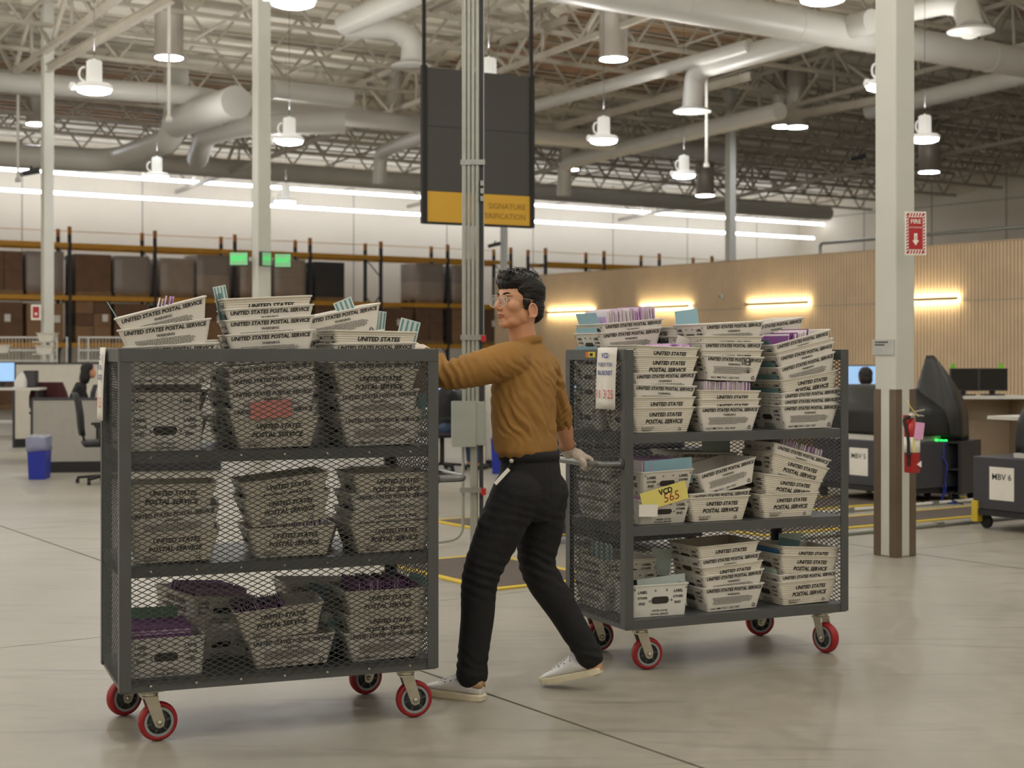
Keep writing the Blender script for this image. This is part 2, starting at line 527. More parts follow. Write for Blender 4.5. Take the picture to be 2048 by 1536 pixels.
# ================================================================== hanging things
ORD = ['first', 'second', 'third', 'fourth', 'fifth', 'sixth', 'seventh', 'eighth', 'ninth', 'tenth', 'eleventh', 'twelfth', 'thirteenth', 'fourteenth']
M_lens = mat('lamp_lens', (250, 250, 245), 0.3, emit=(244, 247, 255), estr=16.0)
M_alu = mat('lamp_translucent_body', (225, 225, 222), 0.4, vary=0.06, scale=5, emit=(240, 240, 235), estr=0.28)
def lamp_meshes():
    d = {}
    m = MB().lathe([(0.075, 0.02), (0.088, 0.03), (0.084, 0.33), (0.075, 0.335), (0.02, 0.34), (0.012, 0.36)], 20)
    for k in range(12):
        q = 2 * PI * k / 12
        m.bar((0.092 * math.cos(q), 0.092 * math.sin(q), 0.05), (0.088 * math.cos(q), 0.088 * math.sin(q), 0.32), 0.016, 0.02, up=(math.cos(q), math.sin(q), 0))
    d['housing'] = m.mesh('housing', M_alu)
    d['reflector_ring'] = MB().lathe([(0.215, -0.035), (0.232, -0.03), (0.235, 0.0), (0.20, 0.035), (0.10, 0.05)], 28).mesh('reflector_ring', M_alu)
    d['lens'] = MB().lathe([(0.05, -0.095), (0.15, -0.09), (0.205, -0.07), (0.215, -0.035)], 28).mesh('lens', M_lens)
    d['cable'] = MB().tube([(0, 0, 0.35), (0, 0, 3.2)], 0.0035, 5).mesh('cable', M_darkgrey)
    arc = [(-0.12 - 0.07 * math.sin(a), 0, 0.06 + 0.09 * (1 - math.cos(a))) for a in [PI * i / 8 for i in range(9)]]
    d['conduit_loop'] = MB().tube(arc, 0.014, 6).mesh('conduit_loop', M_alu)
    d['sensor'] = MB().lathe([(0.03, -0.06), (0.05, -0.03), (0.03, 0.03)], 12, Matrix.Translation((-0.27, 0, 0))).mesh('sensor', M_alu)
    return d
LM = lamp_meshes()
lamp_area = bpy.data.lights.new('lamp_light', 'POINT')
lamp_area.shadow_soft_size = 0.16; lamp_area.energy = LAMP_POWER; lamp_area.color = (1.0, 0.978, 0.935)
lamp_up = bpy.data.lights.new('lamp_uplight', 'AREA')
lamp_up.shape = 'DISK'; lamp_up.size = 0.3; lamp_up.energy = LAMP_UPLIGHT; lamp_up.color = (1.0, 0.978, 0.935)
LABELS = {(0, 0): 'pendant lamp cut by the top edge above the second column',
          (0, 1): 'big bright pendant lamp at upper left beside the slim column',
          (0, 2): 'pendant lamp cut by the left edge of the picture',
          (1, 0): 'pendant lamp half hidden by the conduit riser before the dark sign',
          (1, 1): 'pendant lamp just right of the second column',
          (1, 2): 'small pendant lamp between the slim column and second column',
          (2, 0): 'pendant lamp half hidden behind the left edge of the big column',
          (2, 1): 'bright pendant lamp right of the dark hanging sign',
          (2, 3): 'smallest distant pendant lamp near the wall light tubes',
          (3, 0): 'pendant lamp right of the big column',
          (3, 1): 'pendant lamp beside the white drop pole at right'}
LZ = 4.92
for i in range(-4, 4):
    for j in range(-3, 4):
        s = 6.3 + 4.1 * i
        t = 13.1 + 5.8 * j + (2.85 if i % 2 else 0)
        if i in (3, 1) and j > 2: continue
        if (i, j) in ((2, 2), (3, 2), (0, 3)): continue
        lab = LABELS.get((i, j), 'round white pendant high-bay lamp hanging out of the picture')
        L = thing('pendant_lamp', lab, 'lamp', B(s, t, LZ), 0.5, 'pendant lamps')
        for n, me in LM.items():
            link(n, me, L)
        lo = bpy.data.objects.new('lamp_light', lamp_area)
        COL.objects.link(lo); lo.parent = L; lo.location = (0, 0, -0.26)
        lo = bpy.data.objects.new('lamp_uplight', lamp_up)
        COL.objects.link(lo); lo.parent = L; lo.location = (0, 0, 0.46); lo.rotation_euler = (PI, 0, 0)

# tubular skylights: steel cylinders with a bright lens
M_tube = mat('skylight_tube', (178, 172, 164), 0.4, metal=0.3, vary=0.08, scale=3)
M_skl = mat('skylight_lens', (250, 250, 250), 0.4, emit=(246, 249, 255), estr=SKYTUBE_GLOW)
for x, y, z, r, lab, lit in ((338, 115, 7.0, .27, 'lit skylight tube at upper left above the ducts', 1),
                        (1227, 118, 7.0, .27, 'lit skylight tube right of the dark hanging sign', 1),
                        (75, 248, 7.0, .27, 'lit skylight tube partly behind the slim left column', 1),
                        (1566, 253, 7.0, .26, 'left one of the two skylight tubes side by side', 1),
                        (1594, 254, 6.9, .26, 'right one of the two skylight tubes side by side', 1),
                        (1858, 344, 6.7, .3, 'lit skylight tube below the lamp right of the big column', 1),
                        (1410, 391, 6.5, .3, 'small distant lit skylight tube over the far racks', 1),
                        (1141, 339, 6.7, .24, 'small lit skylight tube between sign and bright pendant lamp', 1),
                        (790, 218, 7.4, .22, 'unlit grey skylight tube left of the dark sign', 0)):
    p = PZ(x, y, z)
    o = thing('skylight_tube', lab, 'skylight', p, 0, 'tubular skylights')
    MB().lathe([(r, 0.0), (r, 0.05), (r * 0.98, 0.06), (r * 0.98, 0.9), (r * 1.01, 0.91), (r * 0.98, 0.93), (r * 0.98, roof_z(to_st(p)[1]) - p.z - 0.09)], 24).build('tube', M_tube, o)
    MB().lathe([(r * 0.5, -0.025), (r * 0.94, -0.015), (r * 0.94, -0.002)], 24).build('lens', M_skl if lit else M_tube, o)

# round ducts
def arc_path(pts, rad, n=6):
    """polyline with its corners rounded"""
    P = [Vector(p) for p in pts]; out = [P[0]]
    for i in range(1, len(P) - 1):
        a, b, c = P[i - 1], P[i], P[i + 1]
        d1 = (a - b); d2 = (c - b)
        r = min(rad, d1.length * 0.45, d2.length * 0.45)
        p0 = b + d1.normalized() * r; p1 = b + d2.normalized() * r
        for k in range(n + 1):
            q = k / n
            out.append(p0 * (1 - q) ** 2 + b * 2 * q * (1 - q) + p1 * q * q)
    out.append(P[-1])
    return out
def duct(label, pts, r, bend=0.7, seams=True, diffuser=False, n=18):
    base = Vector(pts[0])
    o = thing('air_duct', label, 'duct', base, 0, 'round ceiling ducts')
    path = arc_path([Vector(p) - base for p in pts], bend)
    MB().tube(path, r, n).build('duct_pipe', M_duct, o)
    if seams:
        a, b = Vector(pts[0]) - base, Vector(pts[1]) - base
        L = (b - a).length; k = 1.6
        while k < L - 0.8:
            p = a + (b - a).normalized() * k; q = p + (b - a).normalized() * 0.05
            MB().tube([p, q], r * 1.025, n).build('seam_band', M_duct, o)
            k += 2.4
    if diffuser:
        e = Vector(pts[-1]) - base
        m = MB().lathe([(r * 1.0, 0.04), (r * 1.3, 0.03), (r * 1.85, -0.03), (r * 1.8, -0.05), (r * 1.45, -0.04), (r * 1.4, -0.06), (r * 1.0, -0.045), (r * 0.95, -0.065), (r * .5, -0.05), (r * .4, -0.065)], 28, Matrix.Translation(e))
        m.build('diffuser', M_duct, o)
    return o
def line_u(t, z, s0, s1):
    return [B(s0, t, z), B(s1, t, z)]
duct('long duct running under the roof along the far wall', line_u(40.0, 6.75, 13.0, 41.3), 0.25)
duct('long duct crossing behind the dark hanging sign', line_u(30.2, 6.85, 13.5, 27.5), 0.2)
duct('thick duct crossing the top right behind the big column', line_u(17.6, 6.85, 8.6, 33.0), 0.27)
a = PZ(-60, 158, 6.95); b = PZ(395, 192, 6.95)
duct('thick duct at upper left that bends by the round end cap', [a, b, PZ(455, 205, 6.85), PZ(430, 240, 6.5)], 0.21, 0.5)
p = PZ(473, 204, 6.5)
duct('large plenum duct with a round capped end near second column', [p, p + V * 3.2], 0.33, seams=False, n=28)
duct('elbowed duct stepping down at left above the wall lights', [PZ(-40, 308, 6.0), PZ(228, 322, 6.0), PZ(352, 275, 6.2), PZ(352, 275, 6.2) + Vector((0, 0, 1.75))], 0.27, 0.6, seams=False)
duct('wide duct turning from the round end cap to the right', [PZ(395, 318, 6.1), PZ(412, 268, 6.3), PZ(490, 250, 6.4), PZ(690, 245, 6.5)], 0.24, 0.6, seams=False)
duct('sloping duct left of second column joining the far wall duct', [PZ(545, 178, 6.9), PZ(700, 196, 6.9)], 0.2, seams=False)
def branch(label, x0, y0, x1, y1, z, r, drop, dif=True):
    a = PZ(x0, y0, z); b = PZ(x1, y1, z)
    d = (b - a).normalized()
    duct(label, [a, b, b + d * 0.35 + Vector((0, 0, -0.12)), b + d * 0.42 + Vector((0, 0, -drop))], r, 0.35, True, dif)
branch('branch duct with round diffuser left of the big column', 1745, 42, 1412, 133, 6.9, 0.2, 0.75)
duct('curved duct dropping to a diffuser left of the dark sign', [PZ(690, 55, 7.2), PZ(790, 56, 7.2), PZ(826, 82, 7.0), PZ(822, 128, 6.6)], 0.19, 0.5, False, True)
duct('straight inclined duct at the top left of the dark sign', [PZ(690, 48, 7.25), PZ(850, -22, 7.25)], 0.2, 0.5, False)
duct('slim straight duct running up right from the dark sign', [PZ(1066, 213, 7.0), PZ(1500, 92, 7.0)], 0.13, 0.5)
duct('slim straight duct leaving the right edge beside the big column', [PZ(1740, 222, 6.9), PZ(2100, 138, 6.9)], 0.19, 0.5)
branch('short branch duct with elbow right below the bright pendant lamp', 1560, 222, 1142, 322, 6.7, 0.19, 0.9, False)
branch('pale branch duct with elbow just left of the dark sign', 905, 250, 770, 300, 6.6, 0.17, 0.8, False)
duct('curved duct with round diffuser at the top right corner', [PZ(1780, 26, 7.1), PZ(1895, 3, 7.1), PZ(1930, 12, 7.0), PZ(1942, 58, 6.55)], 0.2, 0.4, False, True)

# beams along v that carry the sign and the near joist line
def beam(label, a, b, w=0.09, h=0.16):
    a = Vector(a); b = Vector(b)
    o = thing('ceiling_beam', label, 'beam', a, 0, 'ceiling beams')
    MB().bar((0, 0, h * 0.46), b - a + Vector((0, 0, h * 0.46)), w, h * 0.09).build('top_flange', M_steelwhite, o)
    MB().bar((0, 0, 0), b - a, w * 0.2, h * 0.85).build('beam_web', M_steelwhite, o)
    MB().bar((0, 0, -h * 0.46), b - a - Vector((0, 0, h * 0.46)), w, h * 0.09).build('bottom_flange', M_steelwhite, o)
beam('straight pale beam rising right from the slim left column', PZ(95, 137, 6.9), PZ(345, -6, 6.9))
beam('pale beam crossing under the joists right of the dark sign', PZ(1080, 262, 7.1), PZ(1500, 152, 7.1))
beam('pale beam left of the dark sign carrying its hanger', PZ(800, 50, 7.9), PZ(915, -4, 7.9), 0.12, 0.14)
beam('pale beam right of the dark sign carrying its hanger', PZ(1000, 84, 7.9), PZ(1135, 38, 7.9), 0.12, 0.14)
beam('long low beam behind the paired skylight tubes', PZ(1465, 253, 7.0), PZ(1760, 200, 7.0), 0.09, 0.18)

# thin drop poles with end caps
for x, y0, y1, z, lab in ((338, -30, 238, 5.5, 'thin white drop pole in front of the upper left skylight tube'),
                       (1413, 140, 330, 5.2, 'thin white drop pole right of the dark sign'),
                       (36, 190, 360, 5.2, 'thin white drop pole at the far left edge')):
    p = PZ(x, y1, z)
    h = (y1 - y0) / FPX * p.y
    o = thing('drop_pole', lab, 'pole', p, 0, 'drop poles')
    MB().tube([(0, 0, 0.05), (0, 0, h)], 0.03, 8).build('pole', M_white, o)
    MB().lathe([(0.06, -0.04), (0.06, 0.02), (0.035, 0.06)], 14).build('end_cap', M_white, o)

# dark hanging sign with yellow band
M_signdark = mat('sign_charcoal', (62, 60, 58), 0.6, vary=0.04, scale=1)
M_signyel = mat('sign_yellow', (204, 158, 44), 0.6, vary=0.04, scale=1)
M_signtxt = mat('sign_lettering', (140, 106, 38), 0.7)
SY0 = 17.6
tl_ = PY(846, 134, SY0)
# the right edge is farther: same height gives its distance
SY1 = SY0 * (707 - 134) / (707 - 155)
tr_ = PY(1064, 155, SY1)
dx = Vector((tr_.x - tl_.x, tr_.y - tl_.y, 0)); sw = dx.length; ang = math.atan2(dx.y, dx.x)
zb = CAM_H + (707 - 443) / FPX * SY0; zt = tl_.z; zm = CAM_H + (707 - 381) / FPX * SY0
sg = thing('hanging_sign', 'tall charcoal hanging sign with yellow band reading signature verification', 'sign', Vector((tl_.x, tl_.y, zb)), ang)
MB().box(0, sw, -0.02, 0.02, zm - zb, zt - zb).build('dark_panel', M_signdark, sg)
MB().box(0, sw, -0.021, 0.021, 0, zm - zb - 0.004).build('yellow_band', M_signyel, sg)
for x in (0.012, sw - 0.012):
    MB().box(x - 0.03, x + 0.03, -0.035, 0.035, -0.02, zt - zb + 0.02).build('edge_frame', M_black, sg)
    MB().box(x - 0.018, x + 0.018, -0.018, 0.018, zt - zb, zt - zb + 2.9).build('hanger_post', M_black, sg)
MB().box(0, sw, -0.03, 0.03, -0.025, 0.0).build('bottom_frame', M_black, sg)
for w_, wid, zz in (('SIGNATURE', 0.50, 0.60), ('VERIFICATION', 0.60, 0.27)):
    tm = text_mesh([(w_, wid, 0.1, sw - 0.1, (zm - zb) * zz, 0, 0.006, 'RIGHT')], 'lettering', M_signtxt)
    link('lettering', tm, sg, loc=(0, -0.0235, 0))
MB().box(0.03, sw - 0.03, -0.022, -0.0195, (zt - zb) * 0.62, (zt - zb) * 0.62 + 0.006).build('panel_seam', M_black, sg)

# conduit riser: five pipes on a strut frame with an electrical box
M_conduit = mat('conduit_grey', (158, 160, 152), 0.42, metal=0.35, vary=0.06, scale=6)
M_ebox = mat('electrical_box_paint', (150, 154, 146), 0.5, vary=0.05, scale=5)
RY = 11.7
rb = PF(945, 707 + CAM_H * FPX / RY)
rs = thing('conduit_riser', 'tall riser of five grey conduits with an electrical box near floor', 'conduit riser', rb)
k = RY / FPX
zbox0 = CAM_H - (890 - 707) * k; zbox1 = CAM_H - (803 - 707) * k
for x, w in ((928.5, 9.5), (937.5, 8), (946, 8), (954.5, 8.5)):
    X = (x - 945) * k
    MB().tube([(X, 0, zbox1), (X, 0, 8.3)], w * k / 2, 10).build('conduit', M_conduit, rs)
MB().box((958.5 - 945) * k, (966.5 - 945) * k, 0.0, 0.045, 0.06, 8.3).build('strut', M_darkgrey, rs)
MB().tube([((967.5 - 945) * k, -0.01, 1.6), ((967.5 - 945) * k, -0.01, 8.3)], 0.004, 6).build('edge_wire', M_conduit, rs)
for yy in (330, 680, 375):
    z = CAM_H - (yy - 707) * k
    if yy == 680 or yy == 330:
        MB().box((921 - 945) * k, (970 - 945) * k, -0.024, 0.0, z, z + 0.04).build('strut_clamp', M_galv, rs)
bx = MB().box((905 - 945) * k, (968 - 945) * k, -0.07, 0.10, zbox0, zbox1).build('electrical_box', M_ebox, rs, rz=0.16)
bevel(bx, 0.006)
MB().box((902 - 945) * k, (949 - 945) * k, -0.078, -0.068, zbox0 - 0.01, zbox1 + 0.008).build('box_cover', M_ebox, rs, rz=0.16)
for x, w in ((926, 6), (945, 10), (951, 10)):
    X = (x - 945) * k
    if x == 926:
        pth = arc_path([(X, 0, zbox0), (X, 0, 0.06), (X - 0.25, -0.05, 0.03), (X - 0.9, -0.1, 0.03)], 0.14)
        MB().tube(pth, w * k / 2, 8).build('bent_conduit', M_conduit, rs)
    else:
        MB().tube([(X, 0.02, 0.0), (X, 0.02, zbox0)], w * k / 2, 10).build('leg_conduit', M_conduit, rs)
z = CAM_H - (980 - 707) * k
MB().box((920 - 945) * k, (962 - 945) * k, -0.03, 0.0, z - 0.02, z + 0.02).build('strut_clamp', M_galv, rs)
M_red = mat('red_paint', (176, 26, 34), 0.45, vary=0.06)
for yy in (983, 677):
    z = CAM_H - (yy - 707) * k
    MB().box((962 - 945) * k, (972 - 945) * k, -0.03, 0.03, z - 0.025, z + 0.025).build('red_end_cap', M_red, rs)
z = CAM_H - (385 - 707) * k
for q in range(3):
    MB().box((961 - 945) * k, (968 - 945) * k, -0.03, 0.0, z + 0.06 * q - 0.07, z + 0.06 * q - 0.03).build('junction_fitting', M_galv, rs)
# ================================================================== the two carts
M_cart = mat('cart_grey_enamel', (80, 82, 83), 0.42, vary=0.06, scale=7, spec=0.45)
M_mesh = mat('cart_mesh_enamel', (62, 64, 65), 0.45, vary=0.06, scale=9)
M_tyre = mat('red_tyre', (150, 24, 30), 0.5, vary=0.08, scale=20)
M_hub = mat('wheel_hub', (58, 62, 64), 0.45, vary=0.08)
M_hubring = mat('wheel_ring', (142, 146, 148), 0.45, vary=0.06)
CL, CW = 1.283, 0.62
CZ0, CZ1 = 0.209, 1.522
SHELF = (0.248, 0.688, 1.126)
PW = 0.045
def expanded(w, h, sx=0.0425, sy=0.0205, strand=0.0035, th=0.0022):
    """diamond mesh in the xz plane, w by h, made of two families of diagonal strands clipped to the frame"""
    m = MB()
    sl = sy / sx
    for fam in (1, -1):
        k = -int(h / sl / sx) - 2
        while k * sx < w + h / sl + sx:
            x0 = k * sx
            # line z = sl*(x-x0)*fam (+h for the falling family)
            pts = []
            f = (lambda x: sl * (x - x0)) if fam == 1 else (lambda x: h - sl * (x - x0))
            xa, xb = max(0.0, x0), min(w, x0 + h / sl)
            if xb - xa > 0.004:
                y = 0.0012 * fam
                m.bar((xa, y, f(xa)), (xb, y, f(xb)), th, strand)
            k += 1
    return m
MESH_LONG = expanded(CL - 0.05, CZ1 - CZ0 - 0.06).mesh('mesh_panel', M_mesh)
MESH_END = expanded(CW - 0.05, CZ1 - CZ0 - 0.06).mesh('mesh_panel', M_mesh)
def wheel_meshes():
    R = 0.0765
    d = {}
    rot = Matrix.Rotation(PI / 2, 4, 'X')
    d['tyre'] = MB().lathe([(0.058, -0.022), (0.069, -0.0225), (R - 0.002, -0.014), (R, 0), (R - 0.002, 0.014), (0.069, 0.0225), (0.058, 0.022), (0.058, -0.022)], 36, rot, True, False).mesh('tyre', M_tyre)
    d['rim_ring'] = MB().lathe([(0.047, -0.0235), (0.0575, -0.0235), (0.0575, 0.0235), (0.047, 0.0235), (0.047, -0.0235)], 36, rot, False, False).mesh('rim_ring', M_hubring)
    m = MB().lathe([(0.004, -0.02), (0.047, -0.017), (0.047, 0.017), (0.004, 0.02)], 28, rot)
    m.lathe([(0.02, -0.027), (0.02, 0.027)], 18, rot)
    for k in range(6):
        q = PI * k / 3 + 0.2
        c, s = math.cos(q), math.sin(q)
        m.bar((0.018 * c, 0, 0.018 * s), (0.05 * c, 0, 0.05 * s), 0.044, 0.009, up=(-s, 0, c))
    d['hub'] = m.mesh('hub', M_hub)
    return d
WM = wheel_meshes()
FT = CZ0 - 0.012
fm = MB()
for sy in (-1, 1):
    pl = [(-0.026, 0.03), (0.026, 0.03), (0.02, -0.05), (0.0, -0.06)]
    poly = []
    # plate tapering from swivel at (0, top) to axle at (offset 0.03, 0.0765)
    top, ax = FT - 0.02, 0.0765
    poly = [(-0.024, top), (0.028, top), (0.055, ax + 0.008), (0.051, ax - 0.016), (0.035, ax - 0.023), (0.019, ax - 0.016), (0.008, ax + 0.012)]
    fm.prism(poly, sy * 0.030 - 0.0025, sy * 0.030 + 0.0025)
fm.box(-0.03, 0.03, -0.033, 0.033, top - 0.004, top + 0.003)
FORK = fm.mesh('fork', M_chrome)
SWIV = MB().lathe([(0.034, FT - 0.018), (0.038, FT - 0.012), (0.03, FT - 0.004), (0.03, FT)], 20).box(-0.05, 0.05, -0.045, 0.045, FT, CZ0).mesh('swivel_plate', M_chrome)
AXM = MB()
for sy in (-1, 1):
    AXM.lathe([(0.011, 0), (0.011, 0.006), (0.006, 0.011)], 6, Matrix.Translation((0.035, sy * 0.033, 0.0765)) @ Matrix.Rotation(-sy * PI / 2, 4, 'X'))
AXM.tube([(0.035, -0.036, 0.0765), (0.035, 0.036, 0.0765)], 0.007, 8)
AXLE = AXM.mesh('axle_bolt', M_chrome)
def caster(parent, x, y, rz):
    o = link('caster', SWIV, parent, loc=(x, y, 0), rz=rz)
    link('fork', FORK, o)
    link('axle_bolt', AXLE, o)
    for n, me in WM.items():
        link(n, me, o, loc=(0.035, 0, 0.0765))
def make_cart(label, M, wheels):
    c = thing('mesh_cart', label, 'cart', M=M, group='grey mesh-sided stock carts')
    hx, hy = CL / 2, CW / 2
    # corner posts of angle iron
    for sx in (-1, 1):
        for sy in (-1, 1):
            m = MB()
            x0, x1 = sorted((sx * hx, sx * (hx - PW))); y0, y1 = sorted((sy * hy, sy * (hy - 0.006)))
            m.box(x0, x1, y0, y1, CZ0, CZ1)
            x0, x1 = sorted((sx * hx, sx * (hx - 0.006))); y0, y1 = sorted((sy * (hy - 0.006), sy * (hy - PW)))
            m.box(x0, x1, y0, y1, CZ0, CZ1)
            m.build('corner_post', M_cart, c)
    # top rails: back and both ends
    bevel(MB().box(-hx + 0.006, hx - 0.006, hy - 0.012, hy + 0.002, CZ1 - 0.05, CZ1 + 0.002).build('top_rail', M_cart, c), 0.002)
    for sx in (-1, 1):
        x0, x1 = sorted((sx * (hx - 0.012), sx * (hx + 0.002)))
        bevel(MB().box(x0, x1, -hy + 0.004, hy - 0.013, CZ1 - 0.05, CZ1 + 0.003).build('top_rail', M_cart, c), 0.002)
    # shelves with turned-down lips
    for i, z in enumerate(SHELF):
        m = MB()
        m.box(-hx + 0.008, hx - 0.008, -hy + 0.006, hy - 0.008, z - 0.003, z)
        m.box(-hx + 0.008, hx - 0.008, -hy + 0.004, -hy + 0.007, z - 0.044, z)
        m.box(-hx + 0.008, hx - 0.008, hy - 0.011, hy - 0.008, z - 0.044, z)
        for sx in (-1, 1):
            x0, x1 = sorted((sx * (hx - 0.008), sx * (hx - 0.011)))
            m.box(x0, x1, -hy + 0.007, hy - 0.011, z - 0.044, z - 0.003)
        sh = m.build('shelf', M_cart, c)
        b = MB()
        for k in range(7):
            x = -hx + 0.12 + k * (CL - 0.24) / 6
            b.lathe([(0.006, 0), (0.006, 0.002), (0.003, 0.004)], 8, Matrix.Translation((x, hy - 0.008, z - 0.022)) @ Matrix.Rotation(-PI / 2, 4, 'X'))
        b.build('rivet', M_chrome, sh)['kind'] = 'stuff'
    # diamond mesh on the back and the two ends
    o = link('mesh_panel', MESH_LONG, c, loc=(-hx + 0.025, hy - 0.004, CZ0 + 0.02)); o['kind'] = 'stuff'
    for sx in (-1, 1):
        o = link('mesh_panel', MESH_END, c, loc=(sx * (hx - 0.004), -hy + 0.025, CZ0 + 0.02), rz=PI / 2); o['kind'] = 'stuff'
    # push handle: tube across the -x end
    zh = 0.985
    pth = arc_path([(-hx, -hy + 0.03, zh), (-hx - 0.13, -hy + 0.03, zh), (-hx - 0.13, hy - 0.03, zh), (-hx, hy - 0.03, zh)], 0.06, 8)
    MB().tube(pth, 0.0155, 14).build('push_handle', mat('handle_steel', (120, 122, 122), 0.3, metal=0.5, vary=0.05), c)
    for sy in (-1, 1):
        MB().lathe([(0.024, 0), (0.024, 0.006), (0.017, 0.012)], 14, Matrix.Translation((-hx, sy * (hy - 0.03), zh)) @ Matrix.Rotation(-PI / 2, 4, 'Y')).build('handle_flange', M_cart, c)
    for (x, y, r) in wheels:
        caster(c, x, y, r)
    return c

def frame(nlx, nly, deg):
    """front frame of a cart: origin at the near left corner on the floor, x along its length, y into it"""
    return Matrix.Translation((nlx, nly, 0)) @ Matrix.Rotation(math.radians(deg), 4, 'Z')
F1 = frame(-1.495, 5.71, 21.7)
F2 = frame(0.53, 7.03, 24.6)
mid = Matrix.Translation((CL / 2, CW / 2, 0))
hx, hy = CL / 2 - 0.12, CW / 2 - 0.07
r = math.radians
cart1 = make_cart('grey wire mesh cart at left with its closed side facing us', F1 @ mid @ Matrix.Rotation(PI, 4, 'Z'),
                  [(hx, hy, r(180) + 0.1), (-hx, hy, r(175)), (hx, -hy, r(20)), (-hx, -hy, r(10))])
cart2 = make_cart('grey wire mesh cart at right with its open side facing us', F2 @ mid,
                  [(-hx, -hy, r(-8)), (hx, -hy, r(-80)), (-hx, hy, r(0)), (hx, hy, r(160))])

# paper tags hung on the left ends: heading, two lines, handwritten date
M_blueprint = mat('blue_print', (50, 66, 140), 0.8)
M_redink = mat('red_ink', (196, 74, 52), 0.8)
tw_, th_ = 0.195, 0.295
def paper_tag(label, F, y0, z1):
    # left end plane is x=0 of the front frame, facing -x
    M = F @ Matrix.Translation((-0.012, y0, z1)) @ Matrix.Rotation(-PI / 2, 4, 'Z')
    o = thing('paper_tag', label, 'paper sign', M=M, group='ready tags on the carts')
    n = 8; vs = []; fs = []
    for i in range(n + 1):
        z = -th_ * i / n
        bow = 0.006 * math.sin(i / n * PI) + (0.012 * (i / n) ** 2)
        vs += [(0, -bow, z), (tw_, -bow, z)]
    for i in range(n): fs.append((2 * i, 2 * i + 1, 2 * i + 3, 2 * i + 2))
    p = MB().add(vs, fs, True).build('paper', M_paper, o)
    md = p.modifiers.new('s', 'SOLIDIFY'); md.thickness = 0.0006; md.offset = 1
    tm = text_mesh([('VCD', None, 0.034, tw_ / 2, -0.04, 0, 0.03, 'CENTER'),
                    ('READY FOR', 0.135, 0.028, tw_ / 2, -0.082, 0, 0.02, 'CENTER'),
                    ('BLUECREST', 0.145, 0.028, tw_ / 2, -0.122, 0, 0.02, 'CENTER')], 'print', M_blueprint)
    link('print', tm, o, loc=(0, -0.0135, 0))['kind'] = 'stuff'
    tm = text_mesh([('11 3\u00b725', 0.165, 0.085, tw_ / 2, -0.225, 0.05, 0.0, 'CENTER')], 'handwriting', M_redink)
    link('handwriting', tm, o, loc=(0, -0.0185, 0))['kind'] = 'stuff'
paper_tag('white paper tag with red date hung on the right cart', F2, 0.25, CZ1 + 0.012)
paper_tag('white paper tag seen edge-on hung on the left cart', F1, 0.53, CZ1 + 0.008)
# sticker on the right cart's end rail
st = thing('sticker', 'small yellow and orange sticker on the right cart rail', 'sticker', M=F2 @ Matrix.Translation((-0.0035, 0.395, CZ1 - 0.036)) @ Matrix.Rotation(-PI / 2, 4, 'Z'))
MB().box(0, 0.1, 0, 0.001, 0, 0.027).build('yellow_field', mat('sticker_yellow', (214, 196, 60), 0.6), st)
MB().box(0.0, 0.03, -0.0008, 0.0, 0, 0.027).build('orange_field', mat('sticker_orange', (206, 112, 40), 0.6), st)
MB().box(0.045, 0.075, -0.0008, 0.0, 0.006, 0.021).build('mark', M_black, st)

# ------------------------------------------------------------------ mail trays
M_trayA = mat('tray_plastic_white', (222, 218, 211), 0.45, vary=0.05, scale=6, sss=0.0)
M_trayB = mat('tray_plastic_cream', (213, 207, 194), 0.45, vary=0.07, scale=5)
M_trayE = mat('tray_plastic_bright', (226, 225, 220), 0.4, vary=0.04, scale=5)
TW1, TW0 = 0.355, 0.285       # tray length at rim and base
TD1, TD0 = 0.285, 0.255       # depth at rim and base
THT = 0.12
def tray_body(w0, w1, d0, d1, h, ribs, m, hand_hole=True):
    """open-topped tapered tray with thickness, a rolled rim and, if ribs, horizontal corrugations"""
    b = MB()
    th = 0.004
    zs = []
    if ribs:
        n = 13
        for i in range(n * 2 + 1):
            zs.append((h * i / (n * 2), 0.0012 if i % 2 else -0.0004))
    else:
        zs = [(0, 0), (h * 0.08, 0), (h * 0.5, 0), (h * 0.97, 0), (h, 0)]
    def ring(z, off, rad=0.014):
        q = z / h
        a = (w0 + (w1 - w0) * q) / 2 + off; c = (d0 + (d1 - d0) * q) / 2 + off
        pts = []
        for cx, cy, a0 in ((1, 1, 0), (-1, 1, 90), (-1, -1, 180), (1, -1, 270)):
            for k in range(4):
                t = math.radians(a0 + k * 30)
                pts.append(Vector((cx * (a - rad) + rad * math.cos(t), cy * (c - rad) + rad * math.sin(t), z)))
        return pts
    outer = [ring(z, o) for z, o in zs]
    rim = [ring(h - 0.006, 0.003), ring(h - 0.005, 0.0045), ring(h, 0.0045), ring(h + 0.0015, 0.001), ring(h, -th)]
    inner = [ring(z, -th) for z in (h * 0.6, 0.006)]
    rings = outer[:-1] + rim + inner
    b.loft(rings, smooth=False)
    return b.mesh('tray_body', m)
def bars(x0, x1, z0, z1, rows, fill=0.55, seed=1):
    """rows of tiny illegible print"""
    rnd = random.Random(seed); m = []
    h = (z1 - z0) / rows
    for r_ in range(rows):
        z = z1 - (r_ + 0.5) * h
        x = x0 + rnd.uniform(0, 0.008)
        xe = x1 - (rnd.uniform(0.0, 0.03) if r_ < rows - 1 else (x1 - x0) * 0.3)
        while x < xe:
            w = rnd.uniform(0.004, 0.012)
            m.append((x, min(x + w, xe), z - h * fill / 2, z + h * fill / 2))
            x += w + 0.0022
    return m
